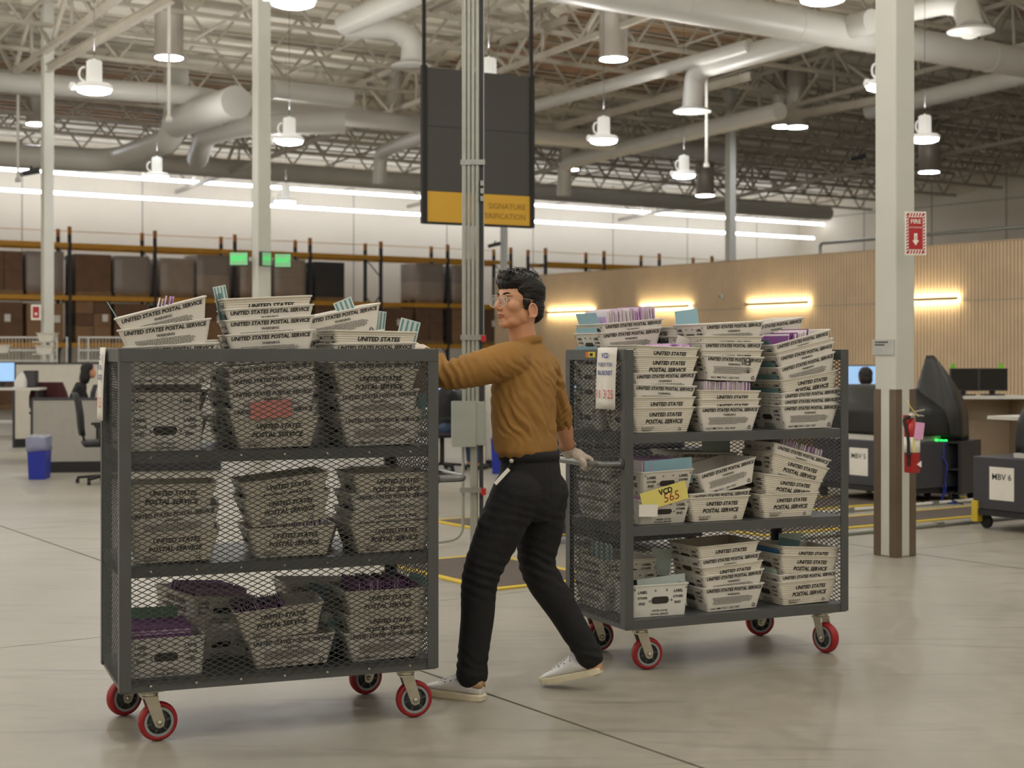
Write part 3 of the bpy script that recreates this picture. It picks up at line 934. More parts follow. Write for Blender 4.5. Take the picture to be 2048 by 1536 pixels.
def print_mesh(items, rects, tri, name, m):
    me = text_mesh(items, name, m)
    vs = [tuple(v.co) for v in me.vertices]; fs = [tuple(p.vertices) for p in me.polygons]
    for a, b, c, d in rects:
        o = len(vs); vs += [(a, 0, c), (b, 0, c), (b, 0, d), (a, 0, d)]; fs.append((o, o + 1, o + 2, o + 3))
    if tri:
        x, z, r_ = tri
        P = [(x + r_ * math.cos(q), z + r_ * math.sin(q)) for q in (PI / 2, PI / 2 + 2 * PI / 3, PI / 2 + 4 * PI / 3)]
        for k in range(3):
            a, b = Vector(P[k]), Vector(P[(k + 1) % 3])
            d = (b - a).normalized(); nn = Vector((-d.y, d.x)) * r_ * 0.14
            a2, b2 = a + d * r_ * 0.28, b - d * r_ * 0.18
            o = len(vs)
            vs += [(p_.x, 0, p_.y) for p_ in (a2 - nn, b2 - nn, b2 + nn, a2 + nn)]
            fs.append((o, o + 1, o + 2, o + 3))
    bpy.data.meshes.remove(me)
    me = bpy.data.meshes.new(name); me.from_pydata(vs, [], fs); me.materials.append(m); me.update()
    return me
h = THT
PR_A = print_mesh([('UNITED STATES POSTAL SERVICE', 0.315, 0.021, 0.0, h * 0.85, 0.22, 0.034, 'CENTER'),
                   ('WARNING', 0.07, 0.0125, 0.0, h * 0.66, 0, 0.02, 'CENTER'),
                   ('HALF MM TRAY - EIRS 74HP', 0.165, 0.0125, -0.128, h * 0.11, 0, 0.008, 'LEFT')],
                  bars(-0.12, 0.12, h * 0.27, h * 0.57, 7, 0.42), (0.118, h * 0.13, 0.0125), 'face_print', M_black)
PR_B = print_mesh([('UNITED STATES', 0.18, 0.026, 0.012, h * 0.72, 0.22, 0.034, 'CENTER'),
                   ('POSTAL SERVICE', 0.205, 0.026, 0.006, h * 0.44, 0.22, 0.034, 'CENTER'),
                   ('W A R N I N G', 0.07, 0.008, -0.115, h * 0.20, 0, 0.02, 'LEFT')],
                  bars(-0.115, -0.045, h * 0.06, h * 0.155, 3, seed=3), (0.095, h * 0.13, 0.011), 'face_print', M_black)
LE = [('LABEL', 0.05, 0.02, -0.088, h * 0.78, 0, 0.03, 'CENTER'), ('OTHER', 0.053, 0.02, -0.088, h * 0.6, 0, 0.03, 'CENTER'), ('END', 0.034, 0.02, -0.088, h * 0.42, 0, 0.03, 'CENTER'),
      ('LABEL', 0.05, 0.02, 0.088, h * 0.78, 0, 0.03, 'CENTER'), ('OTHER', 0.053, 0.02, 0.088, h * 0.6, 0, 0.03, 'CENTER'), ('END', 0.034, 0.02, 0.088, h * 0.42, 0, 0.03, 'CENTER'),
      ('UNITED STATES', 0.085, 0.012, 0.0, h * 0.18, 0.2, 0.02, 'CENTER'), ('POSTAL SERVICE', 0.095, 0.012, 0.0, h * 0.07, 0.2, 0.02, 'CENTER')]
PR_L = print_mesh(LE, [], None, 'label_print', M_black)
BODY_A = tray_body(TW0, TW1, TD0, TD1, THT, False, M_trayA)
BODY_B = tray_body(TW0, TW1, TD0, TD1, THT, True, M_trayB)
M_hole = mat('tray_hand_hole', (58, 54, 50), 0.8)
M_rivet = mat('tray_rivet', (128, 122, 110), 0.5)
def end_fitting():
    """hand hole and rivet dots on a slanted label end; local x across, z up, facing -y"""
    m = MB()
    z0, z1, hw = h * 0.40, h * 0.62, 0.042
    n = 6; poly = []
    r_ = (z1 - z0) / 2
    for k in range(n + 1): q = -PI / 2 + PI * k / n; poly.append((hw - r_ + r_ * math.cos(q), (z0 + z1) / 2 + r_ * math.sin(q)))
    for k in range(n + 1): q = PI / 2 + PI * k / n; poly.append((-hw + r_ + r_ * math.cos(q), (z0 + z1) / 2 + r_ * math.sin(q)))
    m.prism(poly, -0.0006, 0.0004)
    return m.mesh('hand_hole', M_hole)
HOLE = end_fitting()
rv = MB()
for x, z in ((-0.025, .82), (0.03, .82), (-0.125, .88), (0.125, .88), (-0.05, .5), (0.055, .5), (0.13, .3)):
    rv.lathe([(0.0045, 0), (0.0045, 0.0012), (0.002, 0.002)], 8, Matrix.Translation((x, 0, h * z)) @ Matrix.Rotation(PI / 2, 4, 'X'))
RIV = rv.mesh('rivet', M_rivet)
def face_tilt(run):       # slope of a tray side: transform of a flat print onto it
    return math.atan2(run, THT)
MF = Matrix.Translation((0, -TD0 / 2 - 0.0024, 0)) @ Matrix.Rotation(face_tilt((TD1 - TD0) / 2), 4, 'X')
MFB = Matrix.Rotation(PI, 4, 'Z') @ MF
ME_L = Matrix.Rotation(-PI / 2, 4, 'Z') @ Matrix.Translation((0, -TW0 / 2 - 0.0014, 0)) @ Matrix.Rotation(face_tilt((TW1 - TW0) / 2), 4, 'X')
ME_R = Matrix.Rotation(PI, 4, 'Z') @ ME_L
def add_tray(M, kind, label):
    t = thing('mail_tray', label, 'mail tray', M=M, group='plastic mail trays on the carts')
    link('tray_body', BODY_B if kind == 'B' else BODY_A, t)
    link('face_print', PR_B if kind == 'B' else PR_A, t, M=MF)['kind'] = 'stuff'
    link('face_print', PR_A if kind == 'B' else PR_B, t, M=MFB)['kind'] = 'stuff'
    for Q in (ME_L, ME_R):
        link('label_print', PR_L, t, M=Q)['kind'] = 'stuff'
        link('hand_hole', HOLE, t, M=Q)
        link('rivet', RIV, t, M=Q)['kind'] = 'stuff'
    return t
# larger bright box with the label end in front
EH = 0.155
ME = {}
h = EH
EB = tray_body(0.285, 0.30, 0.30, 0.34, EH, False, M_trayE)
PR_E = print_mesh([(a_, w_, s_ * 1.1, x_ * 1.08, z_ / THT * EH, sh_, b_, al_) for a_, w_, s_, x_, z_, sh_, b_, al_ in LE], [], None, 'label_print', M_black)
M_cardblue = mat('card_blue', (152, 192, 208), 0.7, vary=0.03)
M_cardteal = mat('card_teal', (104, 142, 146), 0.7, vary=0.05)
M_cardgreen = mat('card_green', (96, 138, 112), 0.7, vary=0.05)
M_cardpale = mat('card_pale_stripe', (196, 210, 206), 0.7, vary=0.04)
M_cardyellow = mat('card_yellow', (224, 212, 118), 0.7, vary=0.03)
M_pink = mat('pink_slip', (232, 150, 140), 0.75, vary=0.04)
M_purple = mat('envelope_purple', (208, 170, 214), 0.75, vary=0.06, scale=30)
M_purpled = mat('envelope_deep_purple', (128, 70, 138), 0.75, vary=0.1, scale=30)
M_envw = mat('envelope_white', (230, 220, 226), 0.75, vary=0.04, scale=30)
def add_ebox(M, label):
    t = thing('mail_tray', label, 'mail tray', M=M, group='bright mail boxes on the carts')
    link('tray_body', EB, t)
    Q = Matrix.Translation((0, -0.15 - 0.0014, 0)) @ Matrix.Rotation(math.atan2(0.02, EH), 4, 'X')
    link('label_print', PR_E, t, M=Q)['kind'] = 'stuff'
    S = Matrix.Diagonal((1.1, 1, EH / THT, 1))
    link('hand_hole', HOLE, t, M=Q @ S)
    link('rivet', RIV, t, M=Q @ S)['kind'] = 'stuff'
    return t

def place(F, px, py, d, tilt=0.0, yaw=0.0, bottom=None, top=THT, front=TD1 / 2):
    """matrix of a tray whose front rim centre shows at pixel (px,py) and lies d behind the cart front"""
    R = F.to_3x3()
    n = (R @ Vector((0, 1, 0)))
    o = F @ Vector((0, d, 0))
    ray = Vector(((px - 1024) / FPX, 1.0, -(py - HORIZON) / FPX))
    k = (o.x * n.x + o.y * n.y) / (ray.x * n.x + ray.y * n.y)
    P = ray * k; P.z += CAM_H
    rot = F.to_3x3().to_4x4() @ Matrix.Rotation(math.radians(yaw), 4, 'Z') @ Matrix.Rotation(-math.radians(tilt), 4, 'Y')
    org = P - rot.to_3x3() @ Vector((0, -front, top))
    if bottom is not None:
        org.z = bottom + abs(math.sin(math.radians(tilt))) * TW0 / 2
    return Matrix.Translation(org) @ rot

TRAYS = {}
def stack(cart, F, shelf, col, rows, d=0.036, where=None):
    z = SHELF[shelf] + 0.0015
    lev = ('bottom', 'middle', 'top')[shelf]
    for i, row in enumerate(rows):
        kind, px, py = row[:3]
        tilt = row[3] if len(row) > 3 else 0
        yaw = row[4] if len(row) > 4 else 0
        dd = row[5] if len(row) > 5 else d
        n = len(rows)
        pos = ORD[i] + ' from bottom' if i < n - 1 or n == 1 else 'topmost'
        if kind == 'E':
            M = place(F, px, py, dd, tilt, yaw, z if i == 0 else None, EH, 0.17)
            lab = 'bright mail box with label end in front, %s shelf, %s of %s cart' % (lev, col, cart)
            t = add_ebox(M, lab)
        else:
            yy = yaw + (90 if kind == 'L' else 0)
            M = place(F, px, py, dd, tilt, 0, z if i == 0 else None, THT, (TW1 / 2 if kind == 'L' else TD1 / 2))
            M = M @ Matrix.Rotation(math.radians(yy), 4, 'Z')
            lab = '%s mail tray, %s in %s stack, %s shelf of %s cart' % ('cream' if kind == 'B' else 'white', pos, col, lev, cart)
            t = add_tray(M, 'A' if kind == 'L' else kind, lab)
        TRAYS[(cart, shelf, col, i)] = M
def stack_at(cart, F, shelf, col, rows):
    lev = ('bottom', 'middle', 'top')[shelf]
    for i, (kind, x, y, dz, yaw) in enumerate(rows):
        M = F @ Matrix.Translation((x, y, SHELF[shelf] + 0.0015 + dz)) @ Matrix.Rotation(math.radians(yaw), 4, 'Z')
        pos = ORD[i] + ' from bottom' if i < len(rows) - 1 else 'topmost'
        add_tray(M, kind, '%s mail tray, %s in %s stack, %s shelf of %s cart' % ('cream' if kind == 'B' else 'white', pos, col, lev, cart))
        TRAYS[(cart, shelf, col, i)] = M
# left cart
Y1 = -7     # trays turned a little toward us
stack('left', F1, 2, 'left', [('E', 331, 833), ('L', 333, 806, 0, -4), ('L', 334, 786, 0, -4), ('A', 350, 707, 0, -6), ('A', 352, 689, 3, -6), ('A', 339, 647, 8, -8), ('A', 331, 612, 15, -8)])
stack('left', F1, 2, 'middle', [('B', 556, 838, 1, -4), ('A', 551, 812, 3, -4), ('A', 549, 777, 3, -4), ('A', 549, 750, 4, -4), ('A', 548, 727, 5, -4), ('A', 547, 664, 4, -5), ('A', 546, 635, 4, -5), ('A', 545, 613, 4, -5), ('B', 541, 594, 3, -5)])
stack('left', F1, 2, 'right', [('A', 765, 836, 1), ('B', 765, 822, 1), ('A', 758, 783, 3), ('B', 755, 741, 1), ('A', 750, 723, 1), ('A', 750, 686, 1), ('B', 752, 662, -1)])
stack('left', F1, 1, 'left', [('B', 356, 1067, 2, -8), ('A', 356, 1018, 4, -8), ('B', 350, 969, 0, -8)])
stack('left', F1, 1, 'middle', [('B', 588, 1056, 1, -3), ('B', 577, 988, 5, -3), ('B', 573, 955, 6, -3)])
stack('left', F1, 1, 'right', [('B', 786, 1056, 1), ('A', 786, 1036, 1), ('B', 786, 1018, 1), ('A', 786, 984, 1), ('B', 790, 946, 0)])
stack('left', F1, 0, 'left', [('E', 333, 1272)])
stack('left', F1, 0, 'middle', [('A', 588, 1283, 2, -3), ('B', 566, 1214, 5, -6)])
stack('left', F1, 0, 'right', [('A', 774, 1272, 1), ('B', 776, 1225, 0), ('B', 774, 1179, 0)])
# back row of the left cart
stack('left', F1, 2, 'rear right', [('A', 690, 836, 0, 0), ('A', 690, 780, 2), ('A', 690, 730, 4), ('A', 690, 670, 8), ('A', 682, 622, 12)], d=0.33)
stack('left', F1, 2, 'rear middle', [('A', 520, 836), ('B', 520, 780), ('A', 520, 730), ('A', 520, 680, 0)], d=0.33)
stack('left', F1, 2, 'rear left', [('A', 330, 836), ('A', 330, 780), ('B', 330, 730)], d=0.33)
stack('left', F1, 1, 'rear middle', [('B', 600, 1030, 0)], d=0.33)
stack('left', F1, 1, 'rear right', [('A', 800, 1030), ('B', 800, 985), ('A', 800, 940)], d=0.33)
stack('left', F1, 0, 'rear middle', [('L', 430, 1235, 0, 10), ('L', 425, 1192, -6, 18)], d=0.30)
stack('left', F1, 0, 'rear right', [('A', 650, 1240, 0), ('A', 655, 1170, -3)], d=0.33)
# right cart
stack('right', F2, 2, 'left', [('B', 1327, 819, 0), ('B', 1329, 794, 0), ('A', 1330, 770, -2), ('A', 1331, 745, 1), ('B', 1334, 712, -1), ('B', 1336, 693, -2)])
stack('right', F2, 2, 'middle', [('A', 1460, 816, 0), ('B', 1461, 798, 0), ('B', 1461, 781, -1), ('A', 1468, 712, -2, 2), ('B', 1466, 700, 0), ('A', 1466, 684, 0), ('B', 1466, 672, 0), ('A', 1468, 645, 3)])
stack('right', F2, 2, 'right', [('A', 1621, 812, 1), ('A', 1622, 795, 2), ('A', 1622, 781, 4), ('B', 1620, 750, 8), ('A', 1614, 719, 13), ('A', 1612, 698, 12), ('B', 1610, 690, 12), ('A', 1604, 674, 13)])
stack('right', F2, 2, 'rear left', [('A', 1262, 812, 0, -4), ('B', 1262, 790), ('A', 1262, 760), ('A', 1262, 730), ('A', 1262, 700, 3), ('A', 1262, 660, 5), ('A', 1266, 642, 5)], d=0.325)
stack('right', F2, 2, 'rear middle', [('L', 1404, 812), ('L', 1402, 770), ('L', 1400, 730), ('L', 1392, 690), ('L', 1386, 672, 0, 12), ('L', 1384, 654, 0, 12)], d=0.32)
stack('right', F2, 2, 'rear right', [('A', 1548, 812), ('B', 1548, 780), ('A', 1548, 745), ('A', 1548, 715), ('A', 1550, 675, 5), ('A', 1552, 643, 8)], d=0.325)
stack('right', F2, 1, 'left', [('L', 1332, 1003, 0), ('L', 1337, 941, 2)])
stack('right', F2, 1, 'middle', [('B', 1440, 997, 0), ('A', 1441, 983, 2), ('A', 1452, 932, 12, 3)])
stack('right', F2, 1, 'right', [('B', 1580, 984, 0), ('B', 1588, 955, -8), ('B', 1604, 921, -15), ('A', 1607, 903, -16)])
stack_at('right', F2, 1, 'rear left', [('A', 0.175, 0.40, 0.0, -90), ('A', 0.18, 0.40, 0.085, -86), ('A', 0.18, 0.41, 0.17, -92)])
stack('right', F2, 1, 'rear middle', [('A', 1410, 985), ('B', 1412, 950), ('A', 1418, 905, -2)], d=0.33)
stack('right', F2, 0, 'left', [('E', 1322, 1165, 0, -3)])
stack('right', F2, 0, 'middle', [('A', 1468, 1167, 1, 0), ('A', 1468, 1145, 3), ('B', 1466, 1128, 3), ('A', 1461, 1111, 3), ('B', 1458, 1088, 2)])
stack('right', F2, 0, 'right', [('B', 1617, 1160, 1), ('A', 1618, 1145, 1), ('B', 1621, 1111, -4), ('B', 1624, 1094, -4)])
stack_at('right', F2, 0, 'rear left', [('A', 0.175, 0.42, 0.0, -92), ('A', 0.18, 0.42, 0.075, -86), ('B', 0.18, 0.42, 0.13, -94)])

# ------------------------------------------------------------------ mail in the trays
ENV_W = MB().box(-0.0016, 0.0016, -0.118, 0.118, 0, 0.125)
def env_mesh(m): return ENV_W.mesh('envelope', m)
ENVS = [env_mesh(M_purple), env_mesh(M_envw), env_mesh(M_purpled)]
def fill(key, label, group, n, x0, x1, up=0.0, seed=1, lean=0.0, pick=(0, 1, 1), dz=0.0):
    """envelopes standing on edge side by side in one tray"""
    rnd = random.Random(seed)
    M = TRAYS[key]
    for k in range(n):
        x = x0 + (x1 - x0) * k / max(1, n - 1)
        a = lean + rnd.uniform(-0.05, 0.05)
        L = M @ Matrix.Translation((x, rnd.uniform(-0.006, 0.006), 0.008 + up + rnd.uniform(0, 0.008) + dz * abs(math.sin(k * 0.35)))) @ Matrix.Rotation(a, 4, 'Y')
        o = link('envelope', ENVS[pick[rnd.randrange(len(pick))]], M=L)
        tag(o, label, 'envelope', group)
fill(('right', 2, 'rear left', 6), 'pale purple envelope in the fanned row atop the right cart\'s rear left stack', 'envelopes in the rear left tray', 44, -0.135, 0.135, 0.035, 2, dz=0.012)
fill(('right', 2, 'middle', 2), 'pale purple envelope standing between the two blocks of middle trays, right cart', 'envelopes in the middle stack', 40, -0.13, 0.13, 0.024, 3)
fill(('left', 1, 'middle', 0), 'pale purple envelope in the lower middle tray on the left cart\'s middle shelf', 'envelopes in the left cart middle tray', 34, -0.12, 0.13, 0.02, 4)
fill(('left', 0, 'right', 2), 'deep purple envelope in the top right tray on left cart\'s bottom shelf', 'envelopes in the left cart bottom right tray', 26, -0.12, 0.12, 0.015, 5, pick=(0, 2, 2))
fill(('left', 0, 'middle', 1), 'purple envelope in the tilted cream tray on the left cart\'s bottom shelf', 'envelopes in the tilted cream tray', 22, -0.12, 0.06, 0.005, 6, lean=-0.35, pick=(0, 2, 2))
fill(('left', 0, 'rear middle', 1), 'purple envelope in the rear tray on the left cart\'s bottom shelf', 'envelopes in the rear tray', 20, -0.11, 0.1, 0.012, 7, lean=-0.2, pick=(0, 0, 2))
fill(('right', 1, 'right', 3), 'pale purple envelope in the tilted top tray, right cart\'s middle shelf', 'envelopes in the tilted tray', 28, -0.12, 0.13, 0.02, 8)
fill(('right', 2, 'right', 7), 'purple and white envelope in the tilted topmost right tray', 'envelopes in the topmost right tray', 12, -0.11, 0.02, 0.016, 9, lean=0.4, pick=(1, 1, 2))
fill(('right', 2, 'left', 5), 'purple envelope leaning in the top left tray beside the tag', 'envelopes in the top left tray', 14, -0.04, 0.08, 0.014, 10, lean=0.55, pick=(0, 0, 2))
fill(('left', 2, 'left', 6), 'purple and white envelope poking from the topmost left tray', 'envelopes in the topmost left tray', 6, -0.05, 0.0, 0.03, 11, lean=0.5, pick=(0, 1))
# label-end trays on the right cart's middle shelf
def fillL(key, label, group, n, y0, y1, up, seed):
    rnd = random.Random(seed); M = TRAYS[key]
    for k in range(n):
        y = y0 + (y1 - y0) * k / (n - 1)
        L = M @ Matrix.Translation((rnd.uniform(-.005, .005), y, 0.008 + up + rnd.uniform(0, .008))) @ Matrix.Rotation(PI / 2, 4, 'Z') @ Matrix.Rotation(rnd.uniform(-.05, .05), 4, 'Y')
        tag(link('envelope', ENVS[rnd.choice((0, 0, 1))], M=L), label, 'envelope', group)
fillL(('right', 1, 'left', 1), 'purple envelope behind the blue card, right cart\'s middle shelf', 'envelopes behind the blue card', 24, -0.11, 0.11, 0.03, 12)
fillL(('right', 1, 'left', 0), 'purple envelope behind the yellow card, right cart\'s middle shelf', 'envelopes behind the yellow card', 14, -0.11, 0.11, 0.012, 13)
# flat pile in the bright box of the left cart
M = TRAYS[('left', 0, 'left', 0)]
for k in range(16):
    L = M @ Matrix.Translation((-0.01 + random.uniform(-.008, .008), random.uniform(-.01, .01), 0.012 + k * 0.0115)) @ Matrix.Rotation(PI / 2, 4, 'Y') @ Matrix.Translation((0, 0, -0.1156))
    S = Matrix.Diagonal((2.6, 1.0, 1.85, 1))
    tag(link('envelope', ENVS[2 if k % 3 == 0 else 0], M=L @ S), 'purple envelope in the flat pile inside the left cart\'s bright bottom box', 'envelope', 'flat pile of envelopes')
def card(label, M, w, hgt, m, extra=None):
    o = thing('tray_card', label, 'card', M=M, group='tray cards')
    MB().box(-w / 2, w / 2, -0.0006, 0.0006, 0, hgt).build('card_sheet', m, o)
    return o
def card_px(label, px, py, F, d, w, hgt, m, tilt=0, yaw=0, lean=0):
    """card whose top centre shows at a pixel, on a plane d behind a cart front"""
    M = place(F, px, py, d, tilt, yaw, None, hgt, 0.0)
    return card(label, M @ Matrix.Rotation(math.radians(lean), 4, 'X'), w, hgt, m)
def stripes(o, w, hgt):
    m = MB()
    for k in range(4):
        x = -w / 2 + w * (k + 0.5) / 4
        m.box(x - w * 0.05, x + w * 0.05, -0.0012, -0.0007, 0.005, hgt - 0.005)
    m.build('stripe', M_cardteal, o)
# left cart cards

o = card_px('striped pale card standing left of the cream topmost middle tray', 438, 572, F1, 0.2, 0.055, 0.14, M_cardpale, 12, 10); stripes(o, .055, .14)

o = card_px('striped pale card leaning over the rear right tray, left cart', 684, 600, F1, 0.40, 0.085, 0.15, M_cardpale, 22, 0); stripes(o, .085, .15)
o = card_px('striped pale card standing at right end of the rear right tray', 760, 622, F1, 0.42, 0.06, 0.15, M_cardpale, -6, 0); stripes(o, .06, .15)
o = card_px('striped pale card standing at the top right corner, left cart', 822, 640, F1, 0.25, 0.09, 0.14, M_cardpale, -14, 0); stripes(o, .09, .14)
o = card_px('green card standing behind the purple pile, left cart', 297, 1214, F1, 0.30, 0.23, 0.16, M_cardgreen, 0, -8)
o = card_px('grey striped card standing behind the tilted cream tray, left cart', 638, 1168, F1, 0.30, 0.085, 0.16, M_cardteal, -14, 0); stripes(o, .085, .16)
o = card_px('grey card between the two lower right stacks, left cart bottom', 668, 1236, F1, 0.18, 0.05, 0.13, M_cardteal, -8, 0)
o = card_px('grey green card at the bottom right end inside left cart', 842, 1150, F1, 0.25, 0.11, 0.13, M_cardteal, -20, 10)
o = card_px('green grey card at right end of the left cart\'s top shelf', 846, 786, F1, 0.12, 0.045, 0.11, M_cardteal, -8, 30)
sl_ = card_px('pink slip stuck over the second middle tray, left cart', 541, 801, F1, 0.024, 0.165, 0.07, M_pink, 4, -4)
# right cart cards
def end_card(label, key, m, w=0.22, up=0.045, hgt=0.12, side=-1):
    # card standing inside a tray against its slanted label end
    M = TRAYS[key] @ Matrix.Translation((side * (TW0 / 2 - 0.008 + (up - 0.0) * 0.3), 0, up)) @ Matrix.Rotation(side * math.atan2((TW1 - TW0) / 2, THT), 4, 'Y') @ Matrix.Rotation(PI / 2, 4, 'Z')
    return card(label, M, w, hgt, m)
for k, i in enumerate((6, 5, 4)):
    end_card('light blue card, %s down at left end of right cart\'s rear stack' % ('uppermost', 'second', 'third')[k], ('right', 2, 'rear left', i), M_cardblue, up=0.06 if k == 0 else 0.03)
card_px('light blue card standing over the rear middle trays, right cart', 1372, 620, F2, 0.40, 0.135, 0.15, M_cardblue, 7, 0)
card_px('white printed sheet leaning over the top left tray, right cart', 1378, 677, F2, 0.16, 0.13, 0.09, M_paper, -16, 0)
for k, i in enumerate((7, 6, 5, 4, 3, 2)):
    end_card('teal card at left end of right cart\'s right stack, %s from its top' % ORD[k], ('right', 2, 'right', i), M_cardteal, up=0.03)
card_px('large light blue card standing in the upper label-end tray', 1336, 918, F2, 0.09, 0.26, 0.125, M_cardblue, 3, -2)
yc = card_px('yellow card with handwritten number standing in the lower label-end tray', 1325, 974, F2, 0.027, 0.25, 0.088, M_cardyellow, 13, -2)
link('print', text_mesh([('VCD', None, 0.036, 0.012, 0.064, 0, 0.04, 'CENTER')], 'print', M_black), yc, loc=(0, -0.0014, 0))
link('handwriting', text_mesh([('565', 0.085, 0.05, 0.035, 0.03, 0.1, 0.0, 'CENTER')], 'handwriting', mat('marker_red', (150, 50, 30), 0.8)), yc, loc=(0, -0.0014, 0))
wl = card_px('blank white label taped on the lower label-end tray', 1297, 1009, F2, 0.026, 0.1, 0.058, M_paper, -2, -2)
card_px('pale blue card standing in the bright box on the right cart', 1322, 1153, F2, 0.12, 0.26, 0.15, M_cardpale, 4, -3)
card_px('striped pale card over the middle rear tray, right cart\'s middle shelf', 1432, 882, F2, 0.40, 0.17, 0.12, M_cardpale, 0, 0)
card_px('pale card left of the bottom middle stack, right cart', 1325, 1098, F2, 0.3, 0.12, 0.13, M_cardpale, -10, 0)
o = card('grey patterned sheet standing in the bottom rear left trays', F2 @ Matrix.Translation((0.1, 0.42, SHELF[0] + 0.16)) @ Matrix.Rotation(-PI / 2, 4, 'Z'), 0.22, 0.16, M_cardpale); stripes(o, .22, .16)
card_px('teal card leaning atop the bottom right stack, right cart', 1580, 1078, F2, 0.25, 0.13, 0.12, M_cardteal, -12, 0)
end_card('bright blue card between the bottom middle and right stacks', ('right', 0, 'right', 2), mat('card_strong_blue', (64, 116, 164), 0.7), up=0.03)
end_card('pale green card low between the bottom middle and right stacks', ('right', 0, 'right', 1), M_cardpale, up=0.03)
card_px('grey printed sheet standing behind the bottom right stack, right cart', 1583, 1066, F2, 0.4, 0.16, 0.13, M_cardpale, -2, 0)

end_card('grey blue card leaning out of the topmost left tray, left cart', ('left', 2, 'left', 6), M_cardteal, up=0.075, w=0.16)
end_card('teal card tucked at left end of the left cart\'s middle stack', ('left', 2, 'middle', 8), M_cardteal, up=0.03)
end_card('teal card lower at left end of the left cart\'s middle stack', ('left', 2, 'middle', 6), M_cardteal, up=0.03)
# ================================================================== pallet racks against the far wall
M_beam = mat('rack_beam_yellow', (196, 142, 38), 0.5, vary=0.08, scale=4)
M_post = mat('rack_post_dark', (46, 46, 50), 0.55, vary=0.1, scale=4)
M_posto = mat('rack_post_tip_orange', (160, 104, 40), 0.55, vary=0.1)
M_card1 = mat('cardboard', (142, 110, 80), 0.75, vary=0.15, scale=3)
M_card2 = mat('cardboard_dark', (110, 82, 62), 0.75, vary=0.15, scale=3)
M_card3 = mat('cardboard_light', (176, 146, 112), 0.75, vary=0.12, scale=3)
M_darkbox = mat('black_wrapped_load', (44, 42, 44), 0.35, vary=0.15, scale=3)
M_wood = mat('pallet_wood', (132, 104, 72), 0.8, vary=0.15, scale=6)
M_wrap = mat('stretch_wrap', (214, 210, 204), 0.2, vary=0.05, alpha=0.3, bump=0.5, bscale=7, spec=0.7)
LEV = (1.80, 3.10, 4.55)
def rack_row(label, s0, n, t, pitch=2.44):
    r_ = thing('pallet_rack', label, 'pallet rack', B(s0, t), TH, 'yellow pallet racks')
    um = MB()
    postf = MB().box(-0.045, 0.045, 0, 0.08, 0, 4.78).mesh('upright', M_post)
    tip = MB().box(-0.045, 0.045, 0, 0.08, 4.782, 5.0).mesh('upright_tip', M_posto)
    br = MB()
    z = 0.3
    k = 0
    while z < 4.4:
        br.bar((0, 0.09, z), (0, 1.02, z + 0.6 if k % 2 == 0 else z - 0.6 + 1.2 * 0), 0.03, 0.03)
        z += 0.6; k += 1
    brm = br.mesh('frame_brace', M_post)
    for i in range(n + 1):
        for dy in (0, 1.02):
            u = link('upright', postf, r_, loc=(i * pitch, dy, 0))
            link('upright_tip', tip, u)
        o = link('frame_brace', brm, r_, loc=(i * pitch, 0, 0)); o['kind'] = 'stuff'
    bm = MB().box(0.047, pitch - 0.047, -0.02, 0.03, -0.13, 0.0).mesh('beam', M_beam)
    rod = MB().tube([(0, 0, 0), (pitch, 0, 0)], 0.012, 6).mesh('safety_rod', M_beam)
    for i in range(n):
        for z in LEV:
            link('beam', bm, r_, loc=(i * pitch, -0.002, z))
            link('beam', bm, r_, loc=(i * pitch, 1.08, z))
        link('safety_rod', rod, r_, loc=(i * pitch, 1.0, 4.95))
        sup = MB()
        for z in LEV:
            for q in (0.5, 1.22, 1.94):
                sup.box(q - 0.025, q + 0.025, 0.03, 1.06, z - 0.06, z - 0.012)
        o = sup.build('deck_support', M_post, r_, loc=(i * pitch, 0, 0)); o['kind'] = 'stuff'
    return r_
R1S, R1T = 10.55, 41.0
rack_row('long yellow pallet rack of stacked boxes along the far wall', R1S, 7, R1T)
R2S, R2T = 28.75, 40.6
rack_row('far yellow pallet rack rising over the tan wall at right', R2S, 5, R2T)
def pallet_load(label, s, t, z, w, d, hgt, m, rows, wrap, rnd):
    o = thing('pallet_load', label, 'pallet load', B(s, t, z), TH, 'boxed pallet loads on the rack')
    p = MB()
    for q in (-0.5, 0, 0.5):
        p.box(-w / 2, w / 2, q * (d - 0.1) - 0.05, q * (d - 0.1) + 0.05, 0, 0.1)
    p.box(-w / 2, w / 2, -d / 2, d / 2, 0.1, 0.12)
    p.build('pallet', M_wood, o)
    nx, nz = rows
    bw, bh = w / nx, hgt / nz
    for i in range(nx):
        for j in range(nz):
            x = -w / 2 + bw * (i + 0.5)
            b = MB().box(x - bw / 2 + 0.008, x + bw / 2 - 0.008, -d / 2 + rnd.uniform(0.01, 0.04), d / 2 - 0.02, 0.123 + bh * j, 0.123 + bh * (j + 1) - 0.006)
            b.build('carton', m if (i + j) % 2 == 0 else rnd.choice((m, M_card2)), o)
    if not wrap and rnd.random() < 0.7:
        x = rnd.uniform(-0.2, 0.25)
        MB().box(x, x + 0.16, -d / 2 - 0.006, -d / 2 - 0.002, 0.123 + hgt * 0.45, 0.123 + hgt * 0.45 + 0.2).build('shipping_label', M_paper, o)
    if wrap:
        wr_ = MB()
        rings = []
        for k in range(7):
            zz = 0.1 + (hgt + 0.04) * k / 6
            ring = []
            for q in range(24):
                a = 2 * PI * q / 24
                c, s_ = math.cos(a), math.sin(a)
                f = 1 / max(abs(c) / (w / 2 + 0.012), abs(s_) / (d / 2 + 0.012))
                ring.append(Vector((c * f, s_ * f, zz)) * 1.0 + Vector((0, rnd.uniform(-0.008, 0.0), 0)))
            rings.append(ring)
        wr_.loft(rings).build('stretch_wrap', M_wrap, o)
rnd = random.Random(5)
